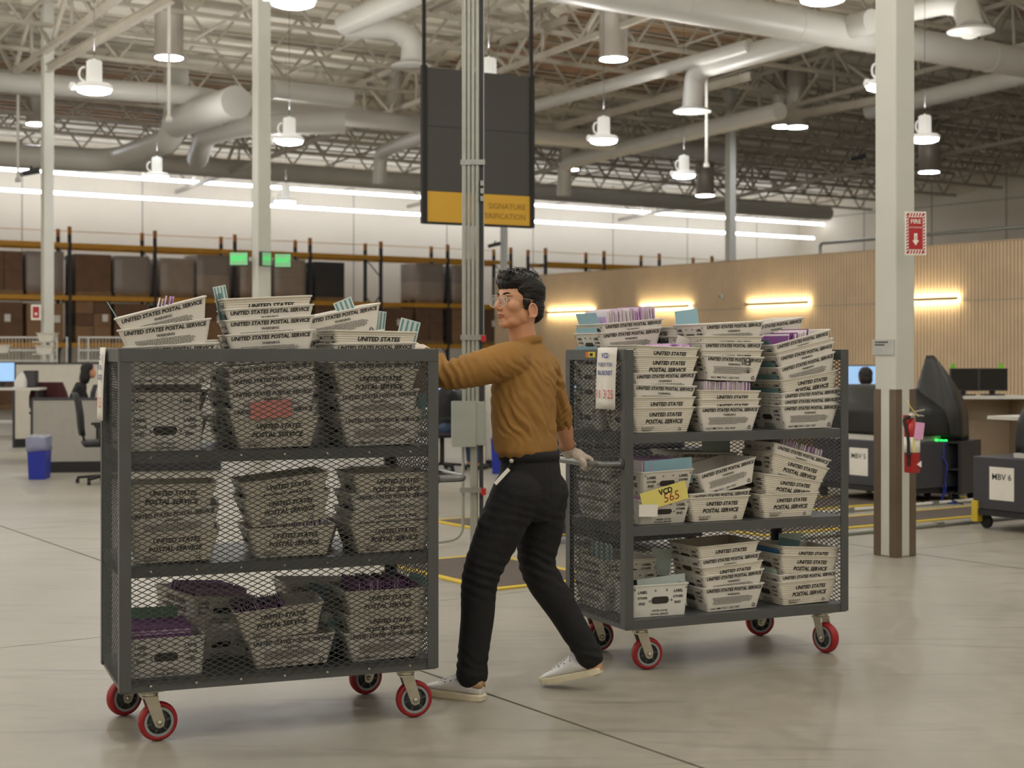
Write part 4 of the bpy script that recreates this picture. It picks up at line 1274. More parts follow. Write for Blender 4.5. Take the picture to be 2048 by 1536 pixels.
BAYN = ['first', 'second', 'third', 'fourth', 'fifth', 'sixth', 'seventh']
for bay in range(7):
    for li, z in enumerate((0.0, LEV[0], LEV[1])):
        for k in range(2):
            s = R1S + 2.44 * bay + 0.68 + 1.10 * k
            if li == 2 and bay == 4 and k == 1: continue
            if li == 2 and bay == 5 and k == 0: continue
            if li == 2 and bay == 6 and k == 1: continue
            wrap = (li == 2 and rnd.random() < 0.75)
            m = rnd.choice((M_card1, M_card1, M_card2, M_card2)) if bay < 4 or li < 2 else rnd.choice((M_card1, M_darkbox, M_card3))
            hh = rnd.uniform(0.95, 1.1) if li < 2 else rnd.uniform(1.0, 1.16)
            look = 'wrapped' if wrap else 'plain'
            lab = '%s %s pallet load in %s rack bay from left, %s level' % ('left' if k == 0 else 'right', look, BAYN[bay], ('floor', 'middle', 'upper')[li])
            pallet_load(lab, s, R1T + 0.54, z + 0.002, 1.0, 1.0, hh, m, rnd.choice(((1, 1), (2, 2), (2, 3), (1, 2))), wrap, rnd)

# ================================================================== signs
M_exitg = mat('exit_green_glow', (60, 200, 110), 0.4, emit=(10, 215, 85), estr=0.8)
M_exitp = mat('exit_panel', (150, 215, 165), 0.4, emit=(90, 200, 120), estr=0.12)
def exit_sign(label, x0, x1, y0, y1, Y, rz):
    a = PY((x0 + x1) / 2, y1, Y)
    w = (x1 - x0) / FPX * Y / max(0.3, math.cos(rz)); hh = (y1 - y0) / FPX * Y
    o = thing('exit_sign', label, 'exit sign', a, rz, 'green exit signs')
    MB().box(-w / 2 - 0.012, w / 2 + 0.012, 0.0, 0.05, -0.012, hh + 0.012).build('case', M_darkgrey, o)
    MB().box(-w / 2, w / 2, -0.006, -0.0005, 0, hh).build('lit_panel', M_exitp, o)
    link('lettering', text_mesh([('EXIT', w * 0.84, hh * 0.95, 0, hh / 2, 0, 0.03, 'CENTER')], 'lettering', M_exitg), o, loc=(0, -0.008, 0))
exit_sign('green exit sign left of the second column', 460, 495, 505, 530, 20.45, 0.1)
exit_sign('narrow green exit sign seen sideways on the second column', 526, 540, 505, 531, 20.3, 0.95)
exit_sign('green exit sign right of the second column', 550, 581, 508, 534, 20.6, 0.15)

M_signred = mat('sign_red', (172, 30, 36), 0.5, vary=0.04)
def fire_sign(label, x0, x1, y0, y1, Y, rz, detail=True, depth=0.004):
    a = PY(x0, y1, Y); w = (x1 - x0) / FPX * Y; hh = (y1 - y0) / FPX * Y
    o = thing('fire_extinguisher_sign', label, 'sign', a, rz, 'red extinguisher signs')
    MB().box(0, w, 0, depth, 0, hh).build('backing_plate', M_paper, o)
    b = w * 0.06
    MB().box(w * 0.17, w * 0.83, -0.0008, -0.0001, hh * 0.13, hh * 0.87).build('red_field', M_signred, o)
    if detail:
        st_ = MB()
        n = 13
        for k in range(n):
            z = hh * 0.03 + (hh * 0.94) * k / n; dz = hh * 0.94 / n
            for (xa, xb) in ((b, w * 0.155), (w * 0.845, w - b)):
                vs = [(xa, -0.0008, z), (xb, -0.0008, z + dz * 0.45), (xb, -0.0008, min(hh * .97, z + dz * 0.98)), (xa, -0.0008, z + dz * 0.52)]
                st_.add(vs, [(0, 1, 2, 3)])
        for k in range(6):
            x = w * 0.1 + w * 0.8 * k / 6; dx = w * 0.8 / 6
            for (za, zb_) in ((hh * 0.03, hh * 0.115), (hh * 0.885, hh * 0.97)):
                st_.add([(x, -0.0008, za), (x + dx * 0.5, -0.0008, za), (x + dx * 0.95, -0.0008, zb_), (x + dx * 0.45, -0.0008, zb_)], [(0, 1, 2, 3)])
        e = st_.build('hazard_stripe', M_signred, o); e['kind'] = 'stuff'
        link('lettering', text_mesh([('FIRE', w * 0.48, 0.05, w / 2, hh * 0.77, 0, 0.02, 'CENTER'), ('EXTINGUISHER', w * 0.58, 0.02, w / 2, hh * 0.635, 0, 0.01, 'CENTER')], 'lettering', M_paper), o, loc=(0, -0.0015, 0))
        ar = [(w * .5, hh * .22), (w * .66, hh * .34), (w * .575, hh * .34), (w * .575, hh * .5), (w * .425, hh * .5), (w * .425, hh * .34), (w * .34, hh * .34)]
        MB().prism(ar, -0.0016, -0.0009).build('down_arrow', M_paper, o)
        MB().box(w * .485, w * .515, -0.0022, -0.0017, hh * .36, hh * .44).build('arrow_mark', M_signred, o)
    else:
        MB().lathe([(w * 0.16, 0), (w * 0.16, 0.001)], 16, Matrix.Translation((w / 2, -0.0009, hh * 0.38)) @ Matrix.Rotation(PI / 2, 4, 'X')).build('white_dot', M_paper, o)
fire_sign('red striped fire extinguisher sign on the big column', 1810, 1854, 423, 510, 10.86, 0.10)
fire_sign('small red fire sign beside the slim left column', 62, 81, 609, 640, 28.35, 0.3, False)

# plaque on the column's left face
M_plq = mat('plaque_grey', (176, 178, 174), 0.5)
w_ = 0.205
pq = thing('wall_plaque', 'small grey plaque with two lines of print on the big column', 'sign', B(COLS - 0.1025 - 0.004, COLT + 0.115, CAM_H - (710 - 707) / FPX * 11.0), TH - PI / 2)
MB().box(0, w_, -0.006, 0.003, 0, 0.115).build('plate', M_plq, pq)
pm = MB()
for a_, b_, c_, d_ in bars(0.02, 0.16, 0.065, 0.105, 2, 0.6, 9): pm.add([(a_, -0.0066, c_), (b_, -0.0066, c_), (b_, -0.0066, d_), (a_, -0.0066, d_)], [(0, 1, 2, 3)])
pm.build('print', M_black, pq)['kind'] = 'stuff'

# fire extinguisher on the right face of the column
Yx = 10.72; kx = Yx / FPX
fe = thing('fire_extinguisher', 'red fire extinguisher with pink tag hung on the big column', 'fire extinguisher', PY(1824, 945, Yx))
R_ = 15.5 * kx
M_exred = mat('extinguisher_red', (168, 22, 26), 0.3, vary=0.04, coat=0.3)
MB().lathe([(R_ * 0.9, 0), (R_, 0.01), (R_, 0.31), (R_ * 0.9, 0.335), (R_ * 0.55, 0.36), (R_ * 0.32, 0.365), (R_ * 0.32, 0.385)], 24).build('cylinder', M_exred, fe)
MB().lathe([(R_ * 1.012, 0.145), (R_ * 1.012, 0.255)], 24).build('instruction_label', M_paper, fe)
MB().add([(R_ * 1.02 * math.cos(a_), R_ * 1.02 * math.sin(a_), z_) for z_ in (0.15, 0.25) for a_ in (-1.75, -1.6, -1.45)], [(0, 1, 4, 3), (1, 2, 5, 4)]).build('yellow_strip', M_cardyellow, fe)
MB().lathe([(R_ * 0.3, 0.385), (R_ * 0.45, 0.39), (R_ * 0.45, 0.42), (R_ * 0.2, 0.43)], 14).build('valve', M_chrome, fe)
MB().bar((-0.01, 0, 0.43), (0.085, -0.02, 0.45), 0.022, 0.008).bar((0, 0, 0.415), (0.08, -0.02, 0.405), 0.022, 0.008).build('lever', M_chrome, fe)
MB().tube(arc_path([(-0.01, -0.01, 0.40), (-R_ - 0.012, -0.02, 0.385), (-R_ * 0.72, -R_ * 0.95, 0.25), (-R_ * 0.72, -R_ * 0.98, 0.05)], 0.05), 0.011, 8).build('hose', M_black, fe)
MB().box(-R_ * 0.72 - 0.02, -R_ * 0.72 + 0.02, -R_ * 1.25, -R_ * 0.6, 0.13, 0.142).build('hose_clip', M_darkgrey, fe)
MB().box(-R_ - 0.004, -R_ * 0.4, -0.012, 0.02, 0.33, 0.41).build('bracket', M_exred, fe)
tgp = MB().box(-0.035, 0.03, -0.001, 0.001, -0.12, 0).build('inspection_tag', mat('tag_pink', (218, 160, 200), 0.7), fe, loc=(0.045, -R_ - 0.006, 0.36))
tgp.rotation_euler = (0, 0.12, 0)
MB().tube([(0.04, -R_ * .6, 0.40), (-0.02, -0.03, 0.47), (-0.035, 0.0, 0.52)], 0.003, 5).build('yellow_tie', M_cardyellow, fe)
MB().prism([(0.02, 0.06), (0.052, 0.085), (0.052, 0.04)], -R_ * 1.0 - 0.003, -R_ * 0.8).build('diamond_mark', M_paper, fe)

# ================================================================== machines and desks on the right
M_cab = mat('machine_cabinet', (58, 58, 66), 0.5, vary=0.06, scale=3)
M_cab2 = mat('open_rack_black', (30, 30, 34), 0.5, vary=0.08, scale=3)
M_cover = mat('black_vinyl_cover', (25, 25, 25), 0.42, vary=0.12, scale=4, bump=0.4, bscale=9)
M_coverg = mat('grey_vinyl_cover', (92, 92, 94), 0.45, vary=0.1, scale=4, bump=0.4, bscale=9)
M_desk = mat('desk_laminate', (176, 158, 136), 0.5, vary=0.06, scale=4)
M_desktop = mat('desk_white', (206, 204, 198), 0.5, vary=0.04)
M_cable = mat('black_cable', (28, 28, 30), 0.5)
M_bluecable = mat('blue_cable', (44, 62, 176), 0.5)
M_yellow = mat('yellow_edge', (206, 178, 52), 0.6, vary=0.08, scale=6)
M_mat = mat('floor_mat_brown', (88, 78, 72), 0.85, vary=0.1, scale=14)
def cover(parent, w, d, hgt, peak=(0, 0), pw=0.25, m=None, z0=0.0, seed=1, shoulder=0.55):
    """draped cloth cover: rounded-rectangle rings shrinking toward a peak, with folds"""
    rn = random.Random(seed); rings = []
    N = 40; L = 12
    ph = [rn.uniform(0, 6) for _ in range(4)]
    for k in range(L + 1):
        q = k / L
        f = 1 - (1 - pw) * (max(0, q - shoulder) / (1 - shoulder)) ** 1.4 if q > shoulder else 1.0
        ring = []
        for i in range(N):
            a = 2 * PI * i / N
            c, s_ = math.cos(a), math.sin(a)
            e = 0.5
            x = math.copysign(abs(c) ** e, c) * w / 2 * f + peak[0] * q ** 2
            y = math.copysign(abs(s_) ** e, s_) * d / 2 * f + peak[1] * q ** 2
            fold = 1 + (0.035 * math.sin(5 * a + ph[0] + q * 2) + 0.025 * math.sin(9 * a + ph[1] - q * 3)) * (1 - q * 0.5)
            ring.append(Vector((x * fold, y * fold, z0 + hgt * (q if q < 1 else 1.0))))
        rings.append(ring)
    return MB().loft(rings).build('cover', m or M_cover, parent)
def casters(parent, w, d, r_=0.05):
    for sx in (-1, 1):
        for sy in (-1, 1):
            MB().lathe([(r_ * 0.9, -0.015), (r_, -0.01), (r_, 0.01), (r_ * 0.9, 0.015)], 16, Matrix.Translation((sx * (w / 2 - 0.08), sy * (d / 2 - 0.08), r_)) @ Matrix.Rotation(PI / 2, 4, 'X')).build('caster_wheel', M_black, parent)
def machine(label, s, t, w, d, z0, z1, text=None, tx=0.0):
    o = thing('covered_machine', label, 'machine', B(s, t), TH - PI / 2, 'machines under covers')
    bevel(MB().box(-w / 2, w / 2, -d / 2, d / 2, z0, z1).build('cabinet', M_cab, o), 0.008)
    MB().box(-w / 2 + 0.02, w / 2 - 0.02, -d / 2 - 0.01, d / 2 - 0.02, z0 - 0.05, z0 - 0.001).build('base_skirt', M_cab2, o)
    casters(o, w, d, min(0.06, (z0 - 0.05) * 0.5 + 0.01))
    if text:
        MB().box(tx - 0.125, tx + 0.125, -d / 2 - 0.004, -d / 2 - 0.001, z1 - 0.36, z1 - 0.08).build('paper_sheet', M_paper, o)
        link('lettering', text_mesh([(text, 0.195, 0.07, tx, z1 - 0.165, 0, 0.012, 'CENTER')], 'lettering', M_black), o, loc=(0, -d / 2 - 0.005, 0))
    return o
# face of each machine looks toward -u; its length runs along -v (right and nearer)
pa = PZ(1946, 912, 0.62)
s6, t6 = to_st(pa)
m6 = machine('dark cabinet marked six with black cover at the right edge', s6 + 0.45, t6 - 0.9, 1.8, 0.9, 0.17, 0.62, 'MBV 6', -0.60)
MB().box(-0.55, 0.9, -0.36, 0.4, 0.622, 0.66).build('machine_deck', M_desktop, m6)
cover(m6, 1.25, 0.72, 0.86, (0.25, 0), 0.35, M_cover, 0.662, 4, 0.35)
MB().lathe([(0.09, 0), (0.09, 0.05), (0.05, 0.06)], 18, Matrix.Translation((-0.03, -0.42, 0.75)) @ Matrix.Rotation(PI / 2, 4, 'X')).build('side_knob', M_desktop, m6)
tray_ = MB().box(-0.95, -0.56, -0.2, 0.2, 0.93, 0.96).build('output_shelf', M_desktop, m6)
MB().box(-0.9, -0.84, -0.47, -0.40, 0.06, 0.24).build('yellow_bumper', M_yellow, m6)
p5 = PF(1722, 1004); s5, t5 = to_st(p5)
m5 = machine('dark cabinet marked five behind the right cart and column', s5 + 0.5, t5 + 0.10, 1.3, 0.85, 0.16, 0.62, 'MBV 5', 0.0)
cover(m5, 1.25, 0.8, 0.50, (-0.15, 0), 0.5, M_cover, 0.68, 8, 0.5)
MB().box(-0.5, 0.55, -0.38, 0.38, 0.622, 0.68).build('machine_deck', M_desktop, m5)
# open black rack with cables, cover peaking above it
p7 = PF(1880, 1004); s7, t7 = to_st(p7)
rk = thing('equipment_rack', 'open black equipment rack with blue cables right of big column', 'equipment rack', B(s7 + 0.2, t7 + 0.15), TH - PI / 2 + 0.35)
W7, D7 = 0.62, 0.6
for x in (-W7 / 2, W7 / 2 - 0.03):
    MB().box(x, x + 0.03, -D7 / 2, D7 / 2, 0.09, 0.62).build('side_panel', M_cab2, rk)
for z in (0.09, 0.33, 0.6):
    MB().box(-W7 / 2 + 0.031, W7 / 2 - 0.031, -D7 / 2 + 0.01, D7 / 2, z, z + 0.02).build('rack_shelf', M_cab2, rk)
MB().box(-W7 / 2 + 0.031, W7 / 2 - 0.031, D7 / 2 - 0.03, D7 / 2 - 0.01, 0.11, 0.6).build('back_panel', M_cab2, rk)
casters(rk, W7, D7, 0.04)
cover(rk, 0.5, 0.46, 0.86, (-0.12, 0), 0.14, M_cover, 0.625, 12, 0.3)
M_gled = mat('green_led', (40, 240, 90), 0.4, emit=(40, 250, 90), estr=4.0)
for x in (0.0, 0.05, 0.09):
    MB().box(x + 0.05, x + 0.075, -D7 / 2 - 0.012, -D7 / 2 + 0.01, 0.622, 0.635).build('status_light', M_gled, rk)
for k, (x, m) in enumerate(((0.12, M_bluecable), (0.16, M_bluecable), (-0.1, M_cable), (0.02, M_cable), (0.24, M_cable), (0.2, M_cable))):
    top = 0.63 if m is M_bluecable else 0.12
    rn = random.Random(k)
    pts = [(x, -D7 / 2 - 0.02, top)]
    for j in range(1, 6):
        pts.append((x + rn.uniform(-0.06, 0.06), -D7 / 2 - 0.03 - rn.uniform(0, 0.03), max(0.02, top * (1 - j / 5))))
    pts.append((x + rn.uniform(-0.1, 0.2), -D7 / 2 - 0.12, 0.012))
    MB().tube(arc_path(pts, 0.05, 4), 0.006, 6).build('cable', m, rk)
# desks with monitors before the tan wall
def monitor(label, p, rz, w=0.55, hgt=0.32, lit=False, stand=0.12, group='desk monitors', tint=(150, 190, 235)):
    o = thing('monitor', label, 'monitor', p, rz, group)
    MB().box(-w / 2, w / 2, -0.02, 0.02, stand, stand + hgt).build('screen_case', M_darkgrey, o)
    m = mat('screen_lit_%d' % tint[0], tint, 0.3, emit=tint, estr=0.6) if lit else mat('screen_dark', (16, 16, 18), 0.2)
    MB().box(-w / 2 + 0.012, w / 2 - 0.012, -0.023, -0.0205, stand + 0.014, stand + hgt - 0.012).build('screen', m, o)
    MB().box(-0.03, 0.03, 0.021, 0.045, 0.0, stand + 0.1).build('stand', M_darkgrey, o)
    MB().box(-0.12, 0.12, -0.06, 0.1, -0.002, 0.012).build('foot', M_darkgrey, o)
    return o
def desk(label, p, rz, w, d, hgt=0.74, m=None, modesty=True):
    o = thing('desk', label, 'desk', p, rz, 'office desks')
    MB().box(-w / 2, w / 2, -d / 2, d / 2, hgt - 0.03, hgt).build('desk_top', M_desktop, o)
    for sx in (-1, 1):
        MB().box(sx * (w / 2 - 0.04) - 0.02, sx * (w / 2 - 0.04) + 0.02, -d / 2 + 0.03, d / 2 - 0.03, 0, hgt - 0.031).build('side_panel', m or M_desk, o)
    if modesty:
        MB().box(-w / 2 + 0.061, w / 2 - 0.061, d / 2 - 0.06, d / 2 - 0.04, 0.12, hgt - 0.031).build('back_panel', m or M_desk, o)
    return o
DY = 17.2
dk = PY(1960, 900, DY); dk.z = 0
desk('tan desk with dark monitors behind the equipment rack', dk, 0.05, 1.0, 0.6, CAM_H - (788 - 707) / FPX * DY - 0.02, M_desk)
zt = CAM_H - (788 - 707) / FPX * DY - 0.016
monitor('left dark monitor on the tan desk at right', PY(1928, 0, DY + 0.05) * 1, 0.05, 0.33, 0.26, stand=0.05).location.z = zt
monitor('right dark monitor on the tan desk at right', PY(1986, 0, DY + 0.1) * 1, 0.02, 0.33, 0.26, stand=0.05).location.z = zt
o = thing('desk_phone', 'small black desk phone on the tan desk beside monitors', 'phone', Vector((PY(1905, 0, DY - 0.2).x, DY - 0.2, zt)), 0)
MB().prism([(-0.1, 0), (0.1, 0), (0.1, 0.02), (-0.1, 0.1)], -0.1, 0.1).build('phone_base', M_black, o)
MB().box(-0.1, -0.06, -0.1, 0.1, 0.1, 0.125).build('handset', M_darkgrey, o)
for x, lab in ((1906, 'left green tag on top of the dark monitors'), (2002, 'right green tag on top of the dark monitors')):
    p = PY(x, 740, DY + 0.05); p.z = zt + 0.309
    tag(MB().box(-0.03, 0.03, -0.002, 0.002, 0, 0.05).prism([(-0.02, 0.05), (0.02, 0.05), (0, 0.065)], -0.002, 0.002).build('monitor_tag', mat('tag_green', (120, 190, 60), 0.6), loc=p), lab, 'tag', 'green monitor tags')
# desk with lit monitor behind the right cart
DY2 = 18.5
dk = PY(1700, 0, DY2); dk.z = 0
desk('white desk behind the right cart\'s right end', dk, 0.05, 2.2, 0.7, 0.9, M_desk)
mp = PY(1722, 0, DY2); mp.z = 0.902
monitor('blue lit monitor just left of the big column', mp, 0.1, 0.48, 0.30, True, stand=0.16)
mp = PY(1122, 0, 17.5); mp.z = 0
desk('white desk between the man and the right cart', mp, 0.0, 1.4, 0.7, 0.86, M_desktop)
mp = PY(1124, 0, 17.5); mp.z = 0.862
monitor('blue lit monitor between the man and the right cart', mp, 0.1, 0.36, 0.24, True, stand=0.04)
# machine with paper behind the man's legs
p4 = PF(1130, 1098); s4, t4 = to_st(p4)
m4 = machine('dark cabinet with white paper between the man and right cart', s4 + 0.55, t4 + 0.0, 1.1, 0.8, 0.14, 0.78, None)
MB().box(-0.36, -0.16, -0.404, -0.401, 0.28, 0.68).build('paper_sheet', M_paper, m4)
cover(m4, 1.0, 0.72, 0.52, (0, 0), 0.6, M_coverg, 0.785, 21, 0.5)

# floor mats with yellow edges, raceways
def floor_mat(label, s0, s1, t0, t1, edges='st'):
    o = thing('floor_mat', label, 'floor mat', B((s0 + s1) / 2, (t0 + t1) / 2), TH, 'brown mats with yellow edges')
    a, b = (s1 - s0) / 2, (t1 - t0) / 2
    e = 0.07
    MB().box(-a + e, a - e, -b + e, b - e, 0.0005, 0.012).build('rubber_top', M_mat, o)
    for (x0, x1, y0, y1) in ((-a, a, -b, -b + e), (-a, a, b - e, b)) if 't' in edges else ():
        MB().box(x0, x1, y0, y1, 0.0005, 0.010).build('yellow_border', M_yellow, o)
    for (x0, x1) in ((-a, -a + e), (a - e, a)) if 's' in edges else ():
        MB().box(x0, x1, -b + e, b - e, 0.0005, 0.010).build('yellow_border', M_yellow, o)
floor_mat('brown mat with yellow edge behind the man\'s front knee', 5.2, 6.15, 7.95, 9.4)
floor_mat('brown mat with yellow edge behind the conduit riser', 6.9, 8.2, 10.0, 11.6)
floor_mat('long brown mat with yellow edges under the marked machines', 8.6, 13.5, 9.05, 9.72)
floor_mat('brown mat with yellow edges in front of cabinet five', 9.6, 13.5, 10.3, 11.2)
def raceway(label, s0, s1, t, m=None, r_=0.018):
    o = thing('floor_conduit', label, 'floor conduit', B(s0, t, 0.02), TH, 'conduits on the floor')
    MB().tube([(0, 0, 0), (s1 - s0, 0, 0)], r_, 8).build('pipe', m or M_conduit, o)
    for q in range(1, 4):
        x = (s1 - s0) * q / 4
        MB().box(x - 0.04, x + 0.04, -0.03, 0.03, -0.0195, 0.024).build('coupling', M_galv, o)
raceway('grey floor conduit in front of the machines at right', 7.9, 12.8, 8.72)
raceway('pale floor conduit behind the long mat at right', 8.2, 13.0, 10.0, M_desktop)

# ================================================================== desks and things on the left
M_part = mat('partition_fabric', (166, 164, 158), 0.85, vary=0.04, scale=10)
M_partw = mat('partition_white', (206, 202, 192), 0.8, vary=0.04)
def partition(label, p0, p1, z1, m, base=True):
    d = p1 - p0; L = d.length; rz = math.atan2(d.y, d.x)
    o = thing('partition', label, 'partition', Vector((p0.x, p0.y, 0)), rz, 'office partitions')
    MB().box(0, L, 0, 0.06, 0.14 if base else 0.0, z1 - 0.03).build('panel', m, o)
    MB().box(-0.02, L + 0.02, -0.008, 0.068, z1 - 0.029, z1).build('top_trim', M_cab, o)
    MB().box(-0.03, 0.0, -0.006, 0.066, 0.0, z1 - 0.03).build('end_trim', M_cab, o)
    if base: MB().box(0, L, 0.005, 0.055, 0, 0.139).build('base_trim', M_cab2, o)
    return o
p0 = PF(66, 946); p1 = PF(66, 946) + Vector((2.3, 0.35, 0))
partition('light grey partition behind the blue bin at left', p0, p1, 0.945, M_part)
q0 = PY(30, 0, 24.0); q0.z = 0; q1 = PY(420, 0, 25.5); q1.z = 0
partition('long white partition behind the desks at left', q0, q1, 1.36, M_partw)
# blue bin with clear liner
bp_ = PF(79, 957)
bn = thing('recycling_bin', 'slim blue recycling bin with plastic liner by the grey partition', 'bin', bp_, 0.1)
k = bp_.y / FPX
M_bin = mat('bin_blue', (36, 52, 168), 0.45, vary=0.05)
M_liner = mat('bin_liner', (210, 214, 224), 0.3, alpha=0.45, bump=0.6, bscale=20)
def rect_ring(w, d, z, n=6):
    pts = []
    for (ax, ay, bx_, by_) in ((-1, -1, 1, -1), (1, -1, 1, 1), (1, 1, -1, 1), (-1, 1, -1, -1)):
        for i in range(n):
            q = i / n
            pts.append(Vector(((ax + (bx_ - ax) * q) * w / 2, (ay + (by_ - ay) * q) * d / 2, z)))
    return pts
MB().loft([rect_ring(.19, .3, 0), rect_ring(.225, .36, .5), rect_ring(.215, .35, .5), rect_ring(.18, .29, .02)], False).build('bin_body', M_bin, bn)
rr = random.Random(3)
lr = []
for z, w in ((.34, .235), (.40, .240), (.46, .238), (.5, .235), (.52, .232)):
    lr.append([p + Vector((rr.uniform(-.008, .008), rr.uniform(-.008, .008), rr.uniform(-.012, .012))) for p in rect_ring(w, w * 1.58, z)])
lr.append(rect_ring(.212, .345, .5))
MB().loft(lr).build('liner', M_liner, bn)
# desk, monitor and clutter at the left edge
LY = 20.5
dl = PY(-10, 0, LY); dl.z = 0
zd = CAM_H - (775 - 707) / FPX * LY
desk('dark-legged desk with a lit monitor at the left edge', dl, 0.08, 1.35, 0.75, zd, M_cab2, False)
mp = PY(4, 0, LY); mp.z = zd + 0.002
monitor('blue lit monitor at the left edge of the picture', mp, 0.12, 0.36, 0.28, True, stand=0.07)
def blob_thing(name, label, cat, p, w, d, hgt, m, seed):
    o = thing(name, label, cat, p)
    cover(o, w, d, hgt, (0, 0), 0.5, m, 0, seed, 0.3).name = name + '_body'
    return o
o = thing('office_speaker', 'grey upright box standing on the left desk', 'speaker', PY(62, 0, LY) * 1, 0.1); o.location.z = zd + 0.001
MB().box(-0.08, 0.08, -0.1, 0.1, 0, 0.23).build('case', M_darkgrey, o); MB().box(-0.07, 0.07, -0.104, -0.1005, 0.02, 0.21).build('grille', M_cab, o)
o = thing('plastic_bag', 'crumpled white plastic bag on the left desk', 'bag', PY(42, 0, LY - 0.1) * 1); o.location.z = zd + 0.001
cover(o, 0.16, 0.14, 0.2, (0.02, 0), 0.3, mat('bag_white', (208, 206, 202), 0.4, bump=0.8, bscale=30), 0, 3, 0.4)
# office chairs
def office_chair(label, p, rz, m, jacket=None):
    o = thing('office_chair', label, 'chair', p, rz, 'office chairs')
    for kk in range(5):
        a = 2 * PI * kk / 5
        MB().bar((0, 0, 0.09), (0.3 * math.cos(a), 0.3 * math.sin(a), 0.065), 0.045, 0.03).build('base_arm', M_black, o)
        MB().lathe([(0.025, -0.02), (0.028, 0), (0.025, 0.02)], 10, Matrix.Translation((0.3 * math.cos(a), 0.3 * math.sin(a), 0.028)) @ Matrix.Rotation(PI / 2, 4, 'X')).build('caster_wheel', M_black, o)
    MB().tube([(0, 0, 0.09), (0, 0, 0.42)], 0.03, 10).build('gas_lift', M_black, o)
    bevel(MB().box(-0.25, 0.25, -0.24, 0.24, 0.43, 0.50).build('seat', m, o), 0.03, 3)
    rings = []
    for z, w, y in ((0.56, .36, .25), (0.66, .44, .27), (0.8, .46, .28), (0.95, .44, .30), (1.05, .38, .33)):
        rings.append([p_ + Vector((0, y + 0.12 * (p_.x / 0.25) ** 2 * -0.25, 0)) for p_ in rect_ring(w, 0.05, z)])
    MB().loft(rings).build('backrest', m, o)
    MB().bar((0, 0.2, 0.44), (0, 0.28, 0.75), 0.07, 0.025, up=(0, 1, 0)).build('back_support', M_black, o)
    for sx in (-1, 1):
        MB().bar((sx * 0.28, 0.05, 0.46), (sx * 0.3, 0.05, 0.66), 0.03, 0.04).build('arm_post', M_black, o)
        MB().box(sx * 0.3 - 0.04, sx * 0.3 + 0.04, -0.15, 0.12, 0.661, 0.69).build('armrest', M_black, o)
    if jacket:
        cover(o, 0.52, 0.16, 0.36, (0, 0), 0.75, jacket, 0.75, 5, 0.4).location = (0, 0.30, 0)
    return o
cp = PF(207, 966)
office_chair('black mesh office chair left of the left cart', cp, 1.9, M_cab2)
cp = PY(112, 0, 21.0); cp.z = 0
office_chair('office chair draped with a maroon jacket behind grey partition', cp, 3.1, M_cab2, mat('maroon_cloth', (66, 24, 28), 0.9, vary=0.15))
# wire baskets on wheels and stacked white trays by the slim column
M_wire = mat('wire_white', (196, 196, 192), 0.4, vary=0.05)
def wire_basket(label, x0, x1, y0, y1, Y):
    a = PY(x0, y1, Y); b = PY(x1, y0, Y); L = b.x - a.x; hh = b.z - a.z
    o = thing('wire_basket', label, 'wire basket', Vector((a.x, a.y, 0)), 0, 'white wire baskets')
    for z in (a.z, a.z + hh * 0.45, b.z):
        MB().tube([(0, 0, z), (L, 0, z)], 0.018, 6).build('rail', M_wire, o)
    for x in (0, L):
        MB().tube([(x, 0, 0), (x, 0, b.z + 0.02)], 0.018, 6).build('post', M_wire, o)
        MB().tube([(x, 0.6, 0), (x, 0.6, b.z + 0.02)], 0.018, 6).build('post', M_wire, o)
    g = MB()
    n = int(L / 0.06)
    for i in range(1, n):
        g.tube([(L * i / n, 0, a.z), (L * i / n, 0, b.z)], 0.005, 4, False)
    e = g.build('wire_grid', M_wire, o); e['kind'] = 'stuff'
    MB().box(0, L, 0.01, 0.6, 0.25, 0.28).build('tray_floor', M_wire, o)
wire_basket('white wire basket left of and behind the slim column', -30, 114, 675, 722, 27.0)
wire_basket('white wire basket between slim column and left cart', 158, 300, 675, 722, 27.4)
def plain_tray(label, p, w, rz, hgt=0.13):
    o = thing('storage_tray', label, 'tray', p, rz, 'white storage trays by the slim column')
    MB().loft([rect_ring(w * 0.78, w * 0.7, 0), rect_ring(w, w * 0.8, hgt), rect_ring(w + .03, w * .8 + .03, hgt), rect_ring(w + .03, w * .8 + .03, hgt + .012), rect_ring(w - .03, w * .8 - .03, hgt + .012), rect_ring(w * .76, w * .68, 0.01)], False).build('tray_shell', M_partw, o)
    return o
for k, (x, y, lab) in enumerate(((95, 682, 'upper white tray in front of the slim column'), (91, 707, 'lower white tray in front of the slim column'), (2, 706, 'white tray at left edge above the wire basket'))):
    plain_tray(lab, PY(x, y, 26.3), 0.30, 0.1 * k)
sh = thing('tray_stand', 'slim stand carrying the white trays by the slim column', 'stand', Vector((PY(92, 0, 26.45).x, 26.45, 0)))
MB().tube([(0, 0.1, 0), (0, 0.1, 1.72)], 0.03, 8).build('post', M_wire, sh)
MB().box(-0.16, 0.16, -0.28, 0.12, 1.485, 1.5).build('shelf_plate', M_wire, sh)
MB().box(-0.16, 0.16, -0.28, 0.12, 1.70, 1.715).build('shelf_plate', M_wire, sh)
MB().box(-0.22, 0.22, -0.2, 0.3, 0, 0.02).build('foot', M_wire, sh)
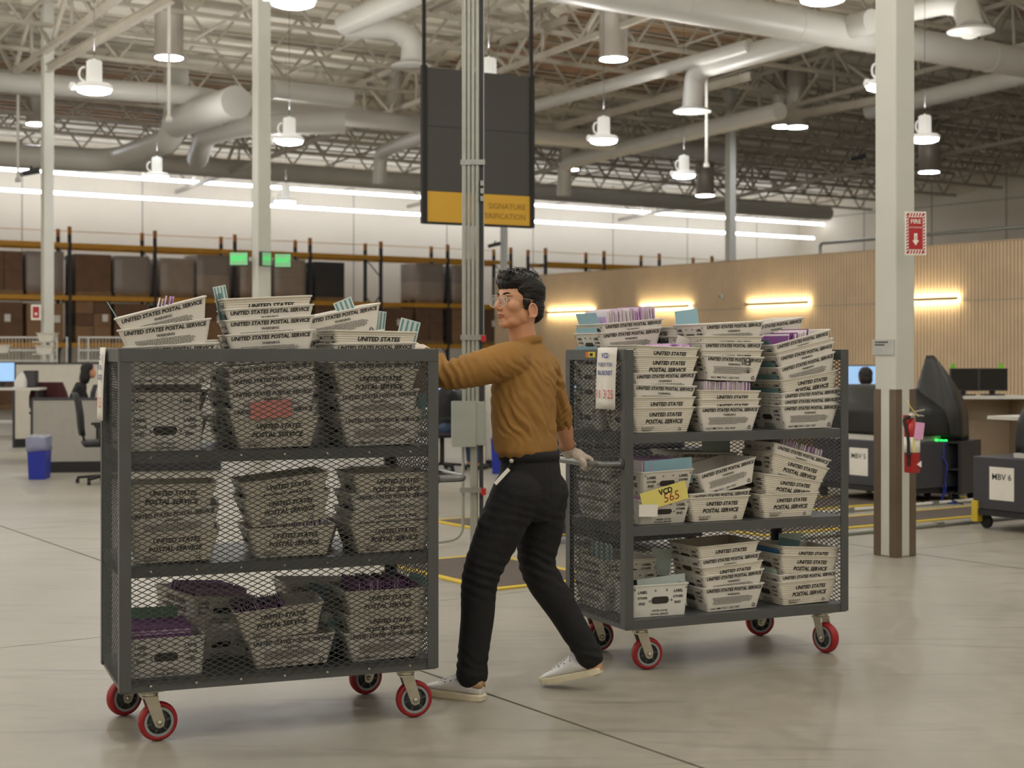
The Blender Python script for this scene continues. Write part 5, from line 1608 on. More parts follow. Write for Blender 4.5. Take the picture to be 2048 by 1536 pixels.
# centre background: desk with lit monitor, cabinet and blue bin
CY = 20.2
dc = PY(880, 0, CY); dc.z = 0
zc = CAM_H - (815 - 707) / FPX * CY
desk('white desk with a lit monitor behind the left cart\'s handle', dc, 0.0, 1.5, 0.7, zc, M_cab2, False)
mp = PY(898, 0, CY); mp.z = zc + 0.002
monitor('blue lit monitor left of the electrical box', mp, 0.0, 0.42, 0.30, True, stand=0.06)
p_ = PF(988, 936)
o = thing('storage_cabinet', 'tall pale cabinet just left of the man\'s waist', 'cabinet', p_, 0.0)
bevel(MB().box(-0.12, 0.10, 0, 0.5, 0.1, 1.1).build('cabinet_body', M_partw, o), 0.01); MB().box(-0.11, 0.09, 0.02, 0.48, 0, 0.099).build('plinth', M_cab2, o); MB().box(-0.11, 0.09, -0.012, -0.001, 0.12, 1.08).build('door', M_partw, o)
p_ = PF(1000, 946)
b2 = thing('recycling_bin', 'blue recycling bin mostly hidden behind the man\'s hip', 'bin', p_, 0.0)
MB().loft([rect_ring(.19, .3, 0), rect_ring(.225, .36, .42), rect_ring(.215, .35, .42), rect_ring(.18, .29, .02)], False).build('bin_body', M_bin, b2)
MB().box(-.118, .118, -.186, .186, .421, .435).build('rim', M_bin, b2)
# security cameras
def security_camera(label, p, rz, col_point=None):
    o = thing('security_camera', label, 'security camera', p, rz, 'security cameras')
    MB().tube([(0, 0, 0), (0.0, 0, 0.12)], 0.02, 8).build('mount', M_darkgrey, o)
    MB().tube([(-0.16, 0, -0.03), (0.16, 0, 0.05)], [0.05, 0.06], 10).build('camera_body', M_darkgrey, o)
    MB().tube([(-0.17, 0, -0.033), (-0.2, 0, -0.04)], 0.055, 10).build('hood', M_black, o)
    return o
security_camera('dark security camera before the wall lights at far left', PY(62, 345, 28.0), 0.3)
security_camera('dark security camera on the thin column behind the man', PY(990, 490, 43.6), 0.2)
security_camera('dark security camera under the roof left of the big column', PY(1718, 315, 36.0), 0.0)
p_ = on_tan(1443, 593, 0.04)
o = thing('wall_sensor', 'small round sensor on the tan wall above right cart', 'sensor', p_, TH - PI / 2)
MB().lathe([(0.07, 0), (0.07, 0.03), (0.03, 0.05)], 16, Matrix.Rotation(PI / 2, 4, 'X')).build('dome', M_desktop, o)
MB().lathe([(0.025, 0.051), (0.02, 0.07)], 12, Matrix.Rotation(PI / 2, 4, 'X')).build('lens', M_black, o)

# bent handrail pipe on top of the tan wall, right of the far rack
a_ = on_tan(1640, 520, -0.12); ta = to_st(a_)[1]
o = thing('pipe_rail', 'grey bent pipe rail along the top of the tan wall', 'rail', B(TS + 0.12, ta, TZ + 0.03), TH)
MB().tube(arc_path([(0, 0, 0), (0, 0, 0.24), (0, -12, 0.24)], 0.2), 0.035, 8).build('rail_pipe', M_galv, o)
# ================================================================== people
def skin_material():
    m = mat('skin', (204, 150, 116), 0.5, vary=0.05, scale=25, sss=0.08, bump=0.08, bscale=300)
    nt = m.node_tree; p = nt.nodes['Principled BSDF']
    base = p.inputs['Base Color'].links[0].from_socket
    at = nt.nodes.new('ShaderNodeAttribute'); at.attribute_name = 'tint'
    mx = nt.nodes.new('ShaderNodeMix'); mx.data_type = 'RGBA'
    nt.links.new(at.outputs['Fac'], mx.inputs[0]); nt.links.new(base, mx.inputs[6])
    mx.inputs[7].default_value = (*srgb(142, 76, 68), 1)
    nt.links.new(mx.outputs[2], p.inputs['Base Color'])
    return m
M_skin = skin_material()
M_hair = mat('black_hair', (20, 17, 16), 0.42, vary=0.35, scale=60, stretch=(1, 1, 1), bump=0.5, bscale=120, spec=0.35)
M_shirt = mat('ochre_shirt', (150, 110, 54), 0.85, vary=0.06, scale=9, bump=0.12, bscale=160)
M_trouser = mat('black_trouser', (16, 15, 18), 0.85, vary=0.12, scale=9, bump=0.2, bscale=120)
M_shoe = mat('white_leather', (224, 224, 226), 0.45, vary=0.04, scale=12, bump=0.1, bscale=60)
M_sole = mat('cream_sole', (222, 212, 186), 0.6, vary=0.05, scale=12)
M_tan = mat('tan_suede', (200, 162, 122), 0.8, vary=0.06, scale=20)
M_glove = mat('clear_glove', (226, 214, 202), 0.35, vary=0.05, scale=30, bump=0.5, bscale=70, alpha=0.86)
M_frame = mat('spectacle_metal', (190, 178, 160), 0.25, metal=0.9)
M_glass = mat('spectacle_glass', (230, 235, 240), 0.05, alpha=0.10, spec=0.8)

def ering(c, a, b, ra, rb, n=28, e=1.0):
    """ellipse (or superellipse, e<1) about c in the plane of unit vectors a, b"""
    out = []
    for i in range(n):
        t = 2 * PI * i / n
        x, y = math.cos(t), math.sin(t)
        x = math.copysign(abs(x) ** e, x); y = math.copysign(abs(y) ** e, y)
        out.append(Vector(c) + a * (ra * x) + b * (rb * y))
    return out
def capsule(mb, pts, rs, n=14):
    """tube with rounded ends; joints get spheres so bends stay full"""
    pts = [Vector(p) for p in pts]
    mb.tube(pts, list(rs), n)
    for p, r_ in zip(pts, rs):
        mb.ell(p, (r_, r_, r_), n, 8)
def smooth_chain(pts, rs, k=5):
    """Catmull-Rom resampling of a chain of points with radii"""
    P = [Vector(p) for p in pts]; out = []; ro = []
    for i in range(len(P) - 1):
        p0, p1, p2, p3 = P[max(0, i - 1)], P[i], P[i + 1], P[min(len(P) - 1, i + 2)]
        for j in range(k):
            t = j / k
            out.append(0.5 * ((2 * p1) + (p2 - p0) * t + (2 * p0 - 5 * p1 + 4 * p2 - p3) * t * t + (3 * p1 - p0 - 3 * p2 + p3) * t ** 3))
            ro.append(rs[i] * (1 - t) + rs[i + 1] * t)
    out.append(P[-1]); ro.append(rs[-1])
    return out, ro
def displace(me, fn):
    n = len(me.vertices)
    co = np.empty(n * 3); me.vertices.foreach_get('co', co); co = co.reshape(-1, 3)
    nr = np.empty(n * 3); me.vertex_normals.foreach_get('vector', nr); nr = nr.reshape(-1, 3)
    d = fn(co)
    co += nr * d[:, None]
    me.vertices.foreach_set('co', co.ravel()); me.update()
def nz(co, s, off=0.0):
    return np.array([noise.noise(Vector((p[0] * s + off, p[1] * s, p[2] * s))) for p in co])

# ---- joints of the walking man, from the photograph
LSH = PY(1012, 716, 6.50); RSH = PY(1086, 738, 6.82)
LEL = PY(893, 750, 6.46); REL = PY(1120, 834, 6.98)
A_ = Vector((RSH.x - LSH.x, RSH.y - LSH.y, 0)).normalized()          # across the shoulders, his left to right
Fd = Vector((-A_.y, A_.x, 0))                                          # the way his chest faces
LHP = PY(1036, 985, 6.57); RHP = PY(1085, 985, 6.74)
LKN = PY(962, 1150, 6.53); RKN = PY(1076, 1135, 6.73)
LAN = PY(944, 1350, 6.53); RAN = PY(1184, 1318, 6.69)
ex2 = (F2.to_3x3() @ Vector((1, 0, 0))); ey2 = (F2.to_3x3() @ Vector((0, 1, 0)))
ex1 = (F1.to_3x3() @ Vector((1, 0, 0))); ey1 = (F1.to_3x3() @ Vector((0, 1, 0)))
BAR = F2 @ Vector((-0.13, 0.165, 0.985))
RWR = BAR - ex2 * 0.078 + ey2 * 0.012 + Vector((0, 0, 0.062))
RAIL = F1 @ Vector((CL, 0.44, CZ1))
LWR = RAIL + ex1 * 0.075 - ey1 * 0.02 + Vector((0, 0, -0.015))
BASE = Vector((0.02, 6.62, 0.0))
UPV = Vector((0, 0, 1))

def hand(mb, W, C, axis, over, grow=0.0, spread=0.021, R=0.0155, flip=1):
    """right-size hand gripping a bar: W wrist, C grip centre, axis along the bar, over = side the fingers curl to"""
    offs = [1.5, 0.5, -0.5, -1.5]
    ln = [0.9, 1.0, 0.96, 0.78]
    for o_, l_ in zip(offs, ln):
        a = C + axis * (o_ * spread)
        K = a + UPV * (R + 0.013) - over * 0.004
        mid = W.lerp(K, 0.55) + UPV * 0.006
        capsule(mb, [W + axis * (o_ * 0.008), mid, K], [0.019 + grow, 0.0165 + grow, 0.012 + grow], 10)
        f = [K, a + over * (R + 0.006) * 1.0 + UPV * (R * 0.75 + 0.004), a + over * (R + 0.009) - UPV * (R * 0.5), a + over * 0.006 - UPV * (R + 0.010) * l_]
        pts, rs = smooth_chain(f, [0.0108 + grow, 0.0100 + grow, 0.0092 + grow, 0.0078 + grow], 4)
        capsule(mb, pts, rs, 9)
    s = flip
    t0 = W.lerp(C, 0.3) + axis * (0.02 * s) - over * 0.006
    t = [t0, C + axis * (0.047 * s) - over * (R + 0.010) + UPV * 0.006, C + axis * (0.042 * s) - over * (R + 0.004) - UPV * 0.016, C + axis * (0.022 * s) - over * 0.004 - UPV * (R + 0.012)]
    pts, rs = smooth_chain(t, [0.015 + grow, 0.0125 + grow, 0.0105 + grow, 0.0085 + grow], 4)
    capsule(mb, pts, rs, 10)

# ---- head, in its own axes: x forward, y left, z up
HC = PY(1037, 603, 6.66)
hf = Vector((-0.81, -0.586, 0)).normalized()
pitch = math.radians(3)
fwd = (hf * math.cos(pitch) + UPV * math.sin(pitch)).normalized()
lft = UPV.cross(hf).normalized()
upv = fwd.cross(lft).normalized()
HS = 1.07
HM = Matrix(((fwd.x * HS, lft.x * HS, upv.x * HS, HC.x), (fwd.y * HS, lft.y * HS, upv.y * HS, HC.y), (fwd.z * HS, lft.z * HS, upv.z * HS, HC.z), (0, 0, 0, 1)))
def hp(x, y, z): return HM @ Vector((x, y, z))
body = MB()
headb = MB()
E = lambda c, r, mb=None: (mb or body).ell(c, r, 20, 14, HM)
def H(c, r): headb.ell(c, r, 20, 14, HM)
H((-.014, 0, .036), (.096, .076, .084))
H((.016, 0, .016), (.074, .071, .085))
H((.026, 0, -.030), (.064, .064, .078))
H((.034, 0, -.074), (.050, .052, .040))
H((.066, 0, -.096), (.024, .030, .022))
H((.058, 0, -.050), (.036, .046, .046))
for s in (-1, 1):
    H((.002, s * .052, -.058), (.034, .018, .036))
    H((.036, s * .034, -.086), (.036, .018, .022))
    H((.054, s * .042, -.024), (.032, .027, .026))
hb = remesh_to_mesh(headb, 'h', 0.0045, 22, 0.5)
body.add([v.co.copy() for v in hb.vertices], [tuple(p_.vertices) for p_ in hb.polygons], True)
for s in (-1, 1):
    E((.073, s * .026, .020), (.017, .029, .008))
    E((.070, s * .031, .000), (.0145, .018, .011))
    E((.096, s * .0125, -.037), (.011, .008, .0075))
    # ear: shell, helix ring, lobe
    ec = Vector((-.014, s * .078, -.038))
    tl2 = -0.25
    ring = []
    for k in range(17):
        a = 2 * PI * k / 16
        rx, rz = .0165, .0285
        x, z = rx * math.cos(a), rz * math.sin(a)
        ring.append(hp(ec.x + x * math.cos(tl2) - z * math.sin(tl2), ec.y + s * (.008 - .3 * x), ec.z + z * math.cos(tl2) + x * math.sin(tl2)))
    body.tube(ring, .0050, 8)
    E((ec.x - .001, ec.y + s * .003, ec.z), (.0155, .0040, .026))
    E((ec.x + .010, ec.y + s * .002, ec.z - .026), (.008, .005, .009))
    E((ec.x + .013, ec.y + s * .002, ec.z - .004), (.005, .006, .009))
cap_pts, cap_r = smooth_chain([hp(.084, 0, .022), hp(.096, 0, .0), hp(.110, 0, -.026), hp(.104, 0, -.037)], [.008, .0085, .0105, .009], 4)
capsule(body, cap_pts, [r_ * HS for r_ in cap_r], 10)
E((.089, 0, -.060), (.0115, .021, .0055))
E((.087, 0, -.071), (.0115, .018, .0065))
E((.080, 0, -.084), (.012, .02, .009))
# neck
NB = PY(1049, 698, 6.69)
capsule(body, [hp(-.026, 0, -.035), hp(-.016, 0, -.095), NB + UPV * 0.0, NB - UPV * 0.05], [.060, .060, .064, .078], 18)
for s in (-1, 1):
    capsule(body, [hp(-.03, s * .045, -.045), NB - UPV * .02 + A_ * (-s * .02) + Fd * .03], [.018, .015], 10)
# slim body under the clothes
CH = PY(1046, 790, 6.66); WA = PY(1055, 905, 6.655)
rings = []
for c, ra, rb in ((PY(1053, 712, 6.67), .15, .07), (PY(1050, 740, 6.67), .17, .095), (CH, .165, .1), (PY(1050, 850, 6.66), .15, .1), (WA, .14, .1), (PY(1060, 960, 6.66), .145, .105)):
    rings.append(ering(c, A_, Fd, ra, rb, 24))
body.loft(rings)
capsule(body, [LSH, LEL], [.05, .042]); capsule(body, [RSH, REL], [.05, .043])
pts, rs = smooth_chain([LEL, LEL.lerp(LWR, .4), LWR], [.043, .042, .029], 5); capsule(body, pts, rs, 16)
pts, rs = smooth_chain([REL, REL.lerp(RWR, .35) + Vector((.004, 0, -.004)), RWR.lerp(REL, .12), RWR], [.044, .044, .031, .028], 5); capsule(body, pts, rs, 16)
hand(body, RWR, BAR, ey2, ex2, 0.0, flip=-1)
hand(body, LWR, RAIL + UPV * -0.002, ey1, -ex1, 0.0, flip=-1)
capsule(body, [LHP, LKN, LAN, LAN - UPV * .05], [.085, .058, .038, .036])
capsule(body, [RHP, RKN, RAN, RAN + Vector((.012, 0, -.04))], [.085, .058, .038, .036])
bm_ = remesh_to_mesh(body, 'person', 0.0034, 6, 0.5)
# lip tint from the head's own axes
inv = HM.inverted()
n = len(bm_.vertices); co = np.empty(n * 3); bm_.vertices.foreach_get('co', co); co = co.reshape(-1, 3)
loc = co @ np.array(inv.to_3x3()).T + np.array(inv.translation)
lip = np.clip(1.25 - (((loc[:, 0] - .094) / .022) ** 2 + (loc[:, 1] / .024) ** 2 + ((loc[:, 2] + .0655) / .0105) ** 2), 0, 1)
at = bm_.attributes.new('tint', 'FLOAT', 'POINT'); at.data.foreach_set('value', (np.clip(lip * 2, 0, 1) * 0.75).astype(np.float32))
co -= np.array(BASE); bm_.vertices.foreach_set('co', co.ravel()); bm_.update()
bm_.materials.append(M_skin)
man = link('person', bm_, loc=BASE)
tag(man, 'man in ochre shirt and black trousers walking between the carts, a hand on each', 'person')
def worn(name, me, m, parent=None, sub=None):
    n = len(me.vertices); c = np.empty(n * 3); me.vertices.foreach_get('co', c); c = c.reshape(-1, 3) - np.array(BASE)
    me.vertices.foreach_set('co', c.ravel()); me.update()
    if not me.materials: me.materials.append(m)
    o = link(name, me, parent or man)
    return o

# ---- shirt
sh = MB()
rings = []
for (px, py, Y, ra, rb, e) in ((1062, 690, 6.70, .075, .062, 1), (1056, 704, 6.68, .135, .075, 1), (1052, 722, 6.67, .185, .098, .95), (1050, 752, 6.665, .195, .118, .9),
                               (1047, 795, 6.66, .19, .124, .9), (1047, 845, 6.66, .178, .127, .92), (1050, 880, 6.66, .172, .128, .92), (1053, 902, 6.66, .168, .122, .92), (1056, 913, 6.66, .15, .10, .95)):
    rings.append(ering(PY(px, py, Y), A_, Fd, ra, rb, 32, e))
sh.loft(rings)
pts, rs = smooth_chain([LSH + A_ * .06 - UPV * .01, LSH - UPV * .012, LSH.lerp(LEL, .45) - UPV * .012, LEL, LEL.lerp(LWR, .45), LEL.lerp(LWR, .62)], [.085, .082, .078, .064, .055, .05], 5)
capsule(sh, pts, rs, 20)
pts, rs = smooth_chain([RSH - A_ * .04, RSH, RSH.lerp(REL, .5), REL.lerp(RSH, .12), REL.lerp(RWR, .12)], [.085, .078, .068, .060, .050], 5)
capsule(sh, pts, rs, 18)
capsule(sh, [LSH.lerp(RSH, .12) - UPV * .002, NB - UPV * .012, LSH.lerp(RSH, .9) + UPV * .01], [.06, .072, .06], 16)
# collar band
cr = []
for k in range(25):
    a = 2 * PI * k / 24
    cr.append(NB + A_ * (.071 * math.cos(a)) + Fd * (.070 * math.sin(a) + .0) + UPV * (.034 - .020 * math.sin(a)))
sh.tube(cr, .011, 8)
sh.tube([p - UPV * .014 for p in cr], .0125, 8)
sm = remesh_to_mesh(sh, 'shirt', 0.006, 6, 0.5)
def shirt_folds(co):
    x = co[:, 0]; z = co[:, 2]; y = co[:, 1]
    n1 = nz(co, 5.0); n2 = nz(co, 13.0, 4.0)
    c = .84 * x + .54 * z + .022 * n1
    torso = np.clip((z - 1.10) / .08, 0, 1) * np.clip((1.52 - z) / .12, 0, 1) * np.clip((x + .11) / .05, 0, 1)
    wv = np.sin(c * 2 * PI / .105 + 3.2 * n1)
    d = torso * (.0085 * (np.abs(wv) ** .7 * 2 - 1) * (.35 + 1.3 * np.abs(nz(co, 7.0, 9.0))) + .0035 * np.sin(c * 2 * PI / .034 + 5 * n2)) * (.55 + .6 * n1.clip(-.5, 1) + .3)
    hemw = np.clip((1.16 - z) / .08, 0, 1) * np.clip((x + .14) / .04, 0, 1)
    d += hemw * (.0025 * np.sin((x * .9 - y * .4 + .03 * n1) * 2 * PI / .055 + 3 * n2) + .004)
    arm = np.clip((-.06 - x) / .08, 0, 1)
    d += arm * (.35 + 1.1 * np.abs(n1)) * .0068 * np.sin((x + .35 * (z - 1.45) + .012 * n2) * 2 * PI / (.036) + 2.5 * n1) * np.clip((-.12 - x) / .12, .25, 1)
    ax = np.array(REL - RSH); ax /= np.linalg.norm(ax)
    q = (co - np.array(RSH)) @ ax
    far = np.clip((y - 6.86) / .05, 0, 1) * np.clip((q - .05) / .05, 0, 1)
    d += far * .005 * np.sin((q + .3 * x + .015 * n2) * 2 * PI / .032)
    return d
displace(sm, shirt_folds)
shirt = worn('shirt', sm, M_shirt)
# ---- trousers
tr = MB()
rings = []
for (px, py, Y, ra, rb) in ((1058, 903, 6.66, .152, .115), (1060, 925, 6.66, .158, .122), (1060, 955, 6.66, .164, .132), (1058, 985, 6.66, .164, .138), (1056, 1015, 6.66, .155, .13), (1053, 1040, 6.66, .13, .10)):
    rings.append(ering(PY(px, py, Y), A_, Fd, ra, rb, 28, .95))
tr.loft(rings)
pts, rs = smooth_chain([LHP, LHP.lerp(LKN, .5) + Fd * .005, LKN, LKN.lerp(LAN, .45), LAN + UPV * .05, LAN + UPV * .005], [.116, .102, .082, .073, .068, .072], 6); capsule(tr, pts[:-1], rs[:-1], 20); tr.tube(pts[-3:], rs[-3:], 20)
pts, rs = smooth_chain([RHP, RHP.lerp(RKN, .5), RKN, RKN.lerp(RAN, .45), RAN.lerp(RKN, .16), RAN.lerp(RKN, .02)], [.118, .102, .083, .071, .060, .060], 6); capsule(tr, pts[:-1], rs[:-1], 20); tr.tube(pts[-3:], rs[-3:], 20)
# cargo pocket on the left thigh
pk = LHP.lerp(LKN, .42)
tr.ell(pk + Fd * .035 - A_ * .062, (.05, .045, .075), 16, 12)
tm_ = remesh_to_mesh(tr, 'trousers', 0.0065, 5, 0.5)
def trouser_folds(co):
    n1 = nz(co, 6.0, 2.0); n2 = nz(co, 14.0, 7.0)
    z = co[:, 2]
    knee = np.exp(-((z - .55) / .10) ** 2) + .7 * np.exp(-((z - .17) / .06) ** 2) + .5 * np.exp(-((z - .80) / .10) ** 2)
    return knee * (.0045 * (.4 + 1.2 * np.abs(n1)) * np.sin((z + .35 * co[:, 0] + .02 * n1) * 2 * PI / .045 + 2 * n2)) + .004 * n1
displace(tm_, trouser_folds)
trou = worn('trousers', tm_, M_trouser)
# waistband, belt loop, badge on a clip
wb_ = MB()
ro = ering(PY(1058.5, 919, 6.66), A_, Fd, .161, .127, 40, .95); ri = ering(PY(1058.5, 919, 6.66), A_, Fd, .15, .115, 40, .95)
ro2 = [p + UPV * .04 for p in ro]; ri2 = [p + UPV * .04 for p in ri]
wb_.loft([ro, ro2, ri2, ri, ro])
worn('waistband', wb_.mesh('waistband', M_trouser), M_trouser, trou)
bd = MB(); bp0 = PY(1019, 934, 6.50)
bd.lathe([(.008, 0), (.011, .004), (.008, .008)], 12, Matrix.Translation(PY(1023, 922, 6.505)) @ Matrix.Rotation(PI / 2, 4, 'X'))
worn('badge_reel', bd.mesh('badge_reel', M_chrome), M_chrome, trou)
bd = MB().tube([PY(1022, 925, 6.50), PY(1016, 938, 6.495)], .002, 6)
worn('badge_cord', bd.mesh('badge_cord', M_black), M_black, trou)
a0, a1 = PY(1018, 938, 6.48), PY(990, 968, 6.47)
bd = MB().bar(a0, a1, .004, .016, up=(1, 0, 1)); 
worn('badge_card', bd.mesh('badge_card', M_paper), M_paper, trou)

# ---- shoes
def shoe(heel, toe, heel_z, collar):
    d = Vector((toe.x - heel.x, toe.y - heel.y, 0)); L = .305
    d.normalize(); pit = math.asin(min(.6, heel_z / L))
    R = Matrix.Rotation(math.atan2(d.y, d.x), 4, 'Z') @ Matrix.Rotation(pit, 4, 'Y')
    M = Matrix.Translation(Vector((toe.x, toe.y, 0)) - BASE) @ R @ Matrix.Translation((-L, 0, 0))
    rings = []
    # x from the heel, half width, top height
    for x, w, zt in ((.006, .018, .070), (.014, .029, .098), (.035, .036, .100), (.065, .038, .086), (.095, .039, .084), (.115, .040, .108), (.135, .042, .104), (.165, .045, .086), (.20, .047, .070), (.235, .046, .060), (.265, .040, .053), (.288, .028, .046), (.300, .012, .036)):
        ring = []
        for k in range(18):
            t = 2 * PI * k / 18
            cy, cz = math.cos(t), math.sin(t)
            yy = math.copysign(abs(cy) ** .8, cy) * w * (1 - .25 * max(0, cz))
            zz = .026 + (zt - .026) * (.5 + .5 * cz) if cz > -2 else 0
            ring.append(Vector((x, yy, zz)))
        rings.append(ring)
    o = MB().loft(rings).build('shoe', M_shoe, man); o.matrix_basis = M
    outline = []
    for x, w in ((.0, .016), (.008, .030), (.04, .039), (.1, .040), (.16, .046), (.21, .051), (.25, .048), (.28, .037), (.30, .020), (.307, .0)):
        outline.append((x, w))
    poly = outline + [(x, -w) for x, w in reversed(outline[:-1])]
    vs = []; N = len(poly)
    for z, g in ((0.0, .96), (.004, 1.0), (.024, 1.02), (.03, 1.0)):
        for x, y in poly:
            sp = .010 * max(0, (x - .22) / .085) ** 2
            vs.append((.15 + (x - .15) * g, y * g, z + sp))
    fs = [tuple(range(N))[::-1], tuple(range(3 * N, 4 * N))]
    for i in range(3):
        for k in range(N): fs.append((i * N + k, i * N + (k + 1) % N, (i + 1) * N + (k + 1) % N, (i + 1) * N + k))
    MB().add(vs, fs, False).build('sole', M_sole, o)
    # tan heel tab
    tb = []
    for x, w, z0, z1 in ((.002, .014, .058, .106), (.010, .0265, .056, .114), (.030, .0355, .060, .112), (.052, .0385, .070, .094)):
        tb.append([Vector((x, w * s_, z)) for s_, z in ((1.03, z0), (1.0, (z0 + z1) / 2), (.80, z1), (0, z1 + .001), (-.80, z1), (-1.0, (z0 + z1) / 2), (-1.03, z0), (0, z0 + .01))])
    MB().loft(tb).build('heel_tab', M_tan, o)
    lc = MB()
    for k in range(6):
        x = .125 + k * .019; z = .1095 - k * .0078
        lc.tube([(x, -.028, z - .016), (x + .004, -.012, z - .002), (x + .004, .012, z - .002), (x, .028, z - .016)], .0028, 6)
    lc.build('laces', M_shoe, o)['kind'] = 'stuff'
    tg = MB().loft([ering(Vector((.104, 0, .105)), Vector((0, 1, 0)), Vector((.6, 0, .8)), .027, .006, 14), ering(Vector((.092, 0, .128)), Vector((0, 1, 0)), Vector((.6, 0, .8)), .024, .005, 14)])
    tg.build('tongue', M_shoe, o)
    ey = MB()
    for k in range(3):
        for s_ in (-1, 1):
            ey.ell((.122 + k * .03, s_ * .034, .086 - k * .008), (.003, .0016, .003), 8, 6)
    ey.build('eyelet', M_black, o)['kind'] = 'stuff'
    return o
shoe(PF(977, 1404), PF(852, 1386), 0.0, 0)
shoe(Vector((.425, 6.66, 0)), Vector((.135, 6.80, 0)), 0.082, 0)

# ---- gloves
for nm, (W, C, ax, ov) in (('r', (RWR, BAR, ey2, ex2)), ('l', (LWR, RAIL + UPV * -0.002, ey1, -ex1))):
    g = MB(); hand(g, W, C, ax, ov, 0.0028, flip=-1)
    gm_ = remesh_to_mesh(g, 'glove', 0.0036, 3, 0.5)
    displace(gm_, lambda c: .0018 * nz(c, 60.0))
    go = worn('glove', gm_, M_glove)
    d = ((REL if nm == 'r' else LEL) - W).normalized()
    s1_ = d.cross(Vector((0, 1, .2))).normalized(); s2_ = d.cross(s1_)
    rg = []
    rn = random.Random(2)
    wob = [rn.uniform(-.006, .009) for _ in range(20)]
    for q, r_ in ((-.03, .029), (-.005, .033), (.018, .038), (.03, .044)):
        rg.append([W + d * (q + (wob[k] if q > .01 else 0)) + s1_ * (r_ * math.cos(2 * PI * k / 20)) + s2_ * (r_ * math.sin(2 * PI * k / 20)) for k in range(20)])
    vs = [p for r_ in rg for p in r_]; fs = []
    for i in range(3):
        for k in range(20): fs.append((i * 20 + k, i * 20 + (k + 1) % 20, (i + 1) * 20 + (k + 1) % 20, (i + 1) * 20 + k))
    cm = MB().add(vs, fs, True)
    co_ = worn('glove_cuff', cm.mesh('glove_cuff', M_glove), M_glove, go)

# ---- hair, brows, eyes, spectacles
hr = MB()
for c, r_ in (((.000, 0, .073), (.098, .079, .054)), ((-.05, 0, .028), (.066, .077, .086)), ((.052, .0, .098), (.046, .060, .026)), ((.075, .012, .092), (.022, .042, .018)), ((-.080, 0, -.040), (.034, .054, .046))):
    hr.ell(c, r_, 24, 16, HM)
for s in (-1, 1):
    hr.ell((-.020, s * .062, .050), (.070, .021, .048), 20, 14, HM)
    hr.ell((.010, s * .0715, .004), (.018, .0085, .040), 14, 10, HM)
    hr.ell((-.055, s * .060, -.020), (.034, .018, .040), 16, 12, HM)
    hr.ell((.045, s * .050, .078), (.035, .022, .024), 16, 12, HM)
hm_ = remesh_to_mesh(hr, 'hair', 0.0032, 5, 0.5)
def hair_strands(co):
    l_ = co @ np.array(inv.to_3x3()).T + np.array(inv.translation)
    a = np.arctan2(l_[:, 1], l_[:, 2] + .02)
    q = np.stack([l_[:, 0] * 9, a * 9, l_[:, 2] * 9], 1)
    n1 = np.array([noise.noise(Vector(p)) for p in q])
    q2 = np.stack([l_[:, 0] * 25, a * 26, l_[:, 2] * 12], 1)
    n2 = np.array([noise.noise(Vector(p)) for p in q2])
    return .003 * n1 + .0018 * n2 + .001
displace(hm_, hair_strands)
worn('hair', hm_, M_hair)
# loose strands over the cap
st_ = MB(); rn = random.Random(11)
for k in range(240):
    y = rn.uniform(-.06, .07); x = rn.uniform(-.09, .07)
    z = .036 + .093 * math.sqrt(max(0.02, 1 - ((x + .012) / .115) ** 2 - (y / .088) ** 2))
    p0 = Vector((x, y, z + .004)); dr = Vector((rn.uniform(.2, 1), rn.uniform(-.5, .7), rn.uniform(-.15, .25))).normalized()
    ln_ = rn.uniform(.02, .04)
    p1 = p0 + dr * ln_ * .5 + Vector((0, 0, .004)); p2 = p0 + dr * ln_ + Vector((0, 0, -.001))
    st_.tube([HM @ p0, HM @ p1, HM @ p2], [.0014, .0011, .0004], 4, False)
for k in range(46):
    y = rn.uniform(-.045, .055)
    p0 = Vector((.062, y, .112)); p2 = Vector((.095 + rn.uniform(-.008, .01), y + rn.uniform(.0, .02), .098 + rn.uniform(-.012, .014))); p1 = (p0 + p2) / 2 + Vector((0, 0, .012))
    st_.tube([HM @ p0, HM @ p1, HM @ p2], [.003, .0022, .0005], 4, False)
worn('hair_strands', st_.mesh('hair_strands', M_hair), M_hair)['kind'] = 'stuff'
for s in (-1, 1):
    pts = [hp(.092 - .014 * q, s * (.014 + .034 * q), .0215 + .006 * math.sin(q * 2.4)) for q in (0, .25, .5, .75, 1)]
    e = MB().tube(pts, [.0032, .005, .005, .004, .002], 8)
    worn('eyebrow', e.mesh('eyebrow', M_hair), M_hair)
    e = MB().ell((.0815, s * .0315, .0005), (.0065, .0125, .0042), 14, 10, HM)
    eo = worn('eye', e.mesh('eye', mat('eye_white', (206, 196, 188), 0.25)), None)
    e = MB().ell((.0845, s * .030, .0005), (.0048, .0052, .0044), 12, 10, HM)
    worn('iris', e.mesh('iris', mat('iris_dark', (34, 22, 16), 0.2)), None, eo)
    e = MB().tube([hp(.083, s * .0175, .0025), hp(.0885, s * .030, .0058), hp(.078, s * .0455, .0022)], [.0012, .0024, .0012], 6)
    worn('upper_lash', e.mesh('upper_lash', M_hair), M_hair, eo)
gl = MB()
for s in (-1, 1):
    ring = []
    for k in range(29):
        a = 2 * PI * k / 28
        cy, cz = math.cos(a), math.sin(a)
        ring.append(hp(.104 - .10 * (abs(.033 + cy * .024)) ** 1.0 * .25, s * .033 + math.copysign(abs(cy) ** .85, cy) * .0265, -.006 + math.copysign(abs(cz) ** .85, cz) * .025))
    gl.tube(ring, .00125, 6)
    gl.tube([hp(.1025, s * .0575, .007), hp(.092, s * .073, .007), hp(.02, s * .0795, .006), hp(-.018, s * .0815, .004)], .0013, 6)
gl.tube([hp(.104, -.010, .004), hp(.1075, 0, .007), hp(.104, .010, .004)], .0013, 6)
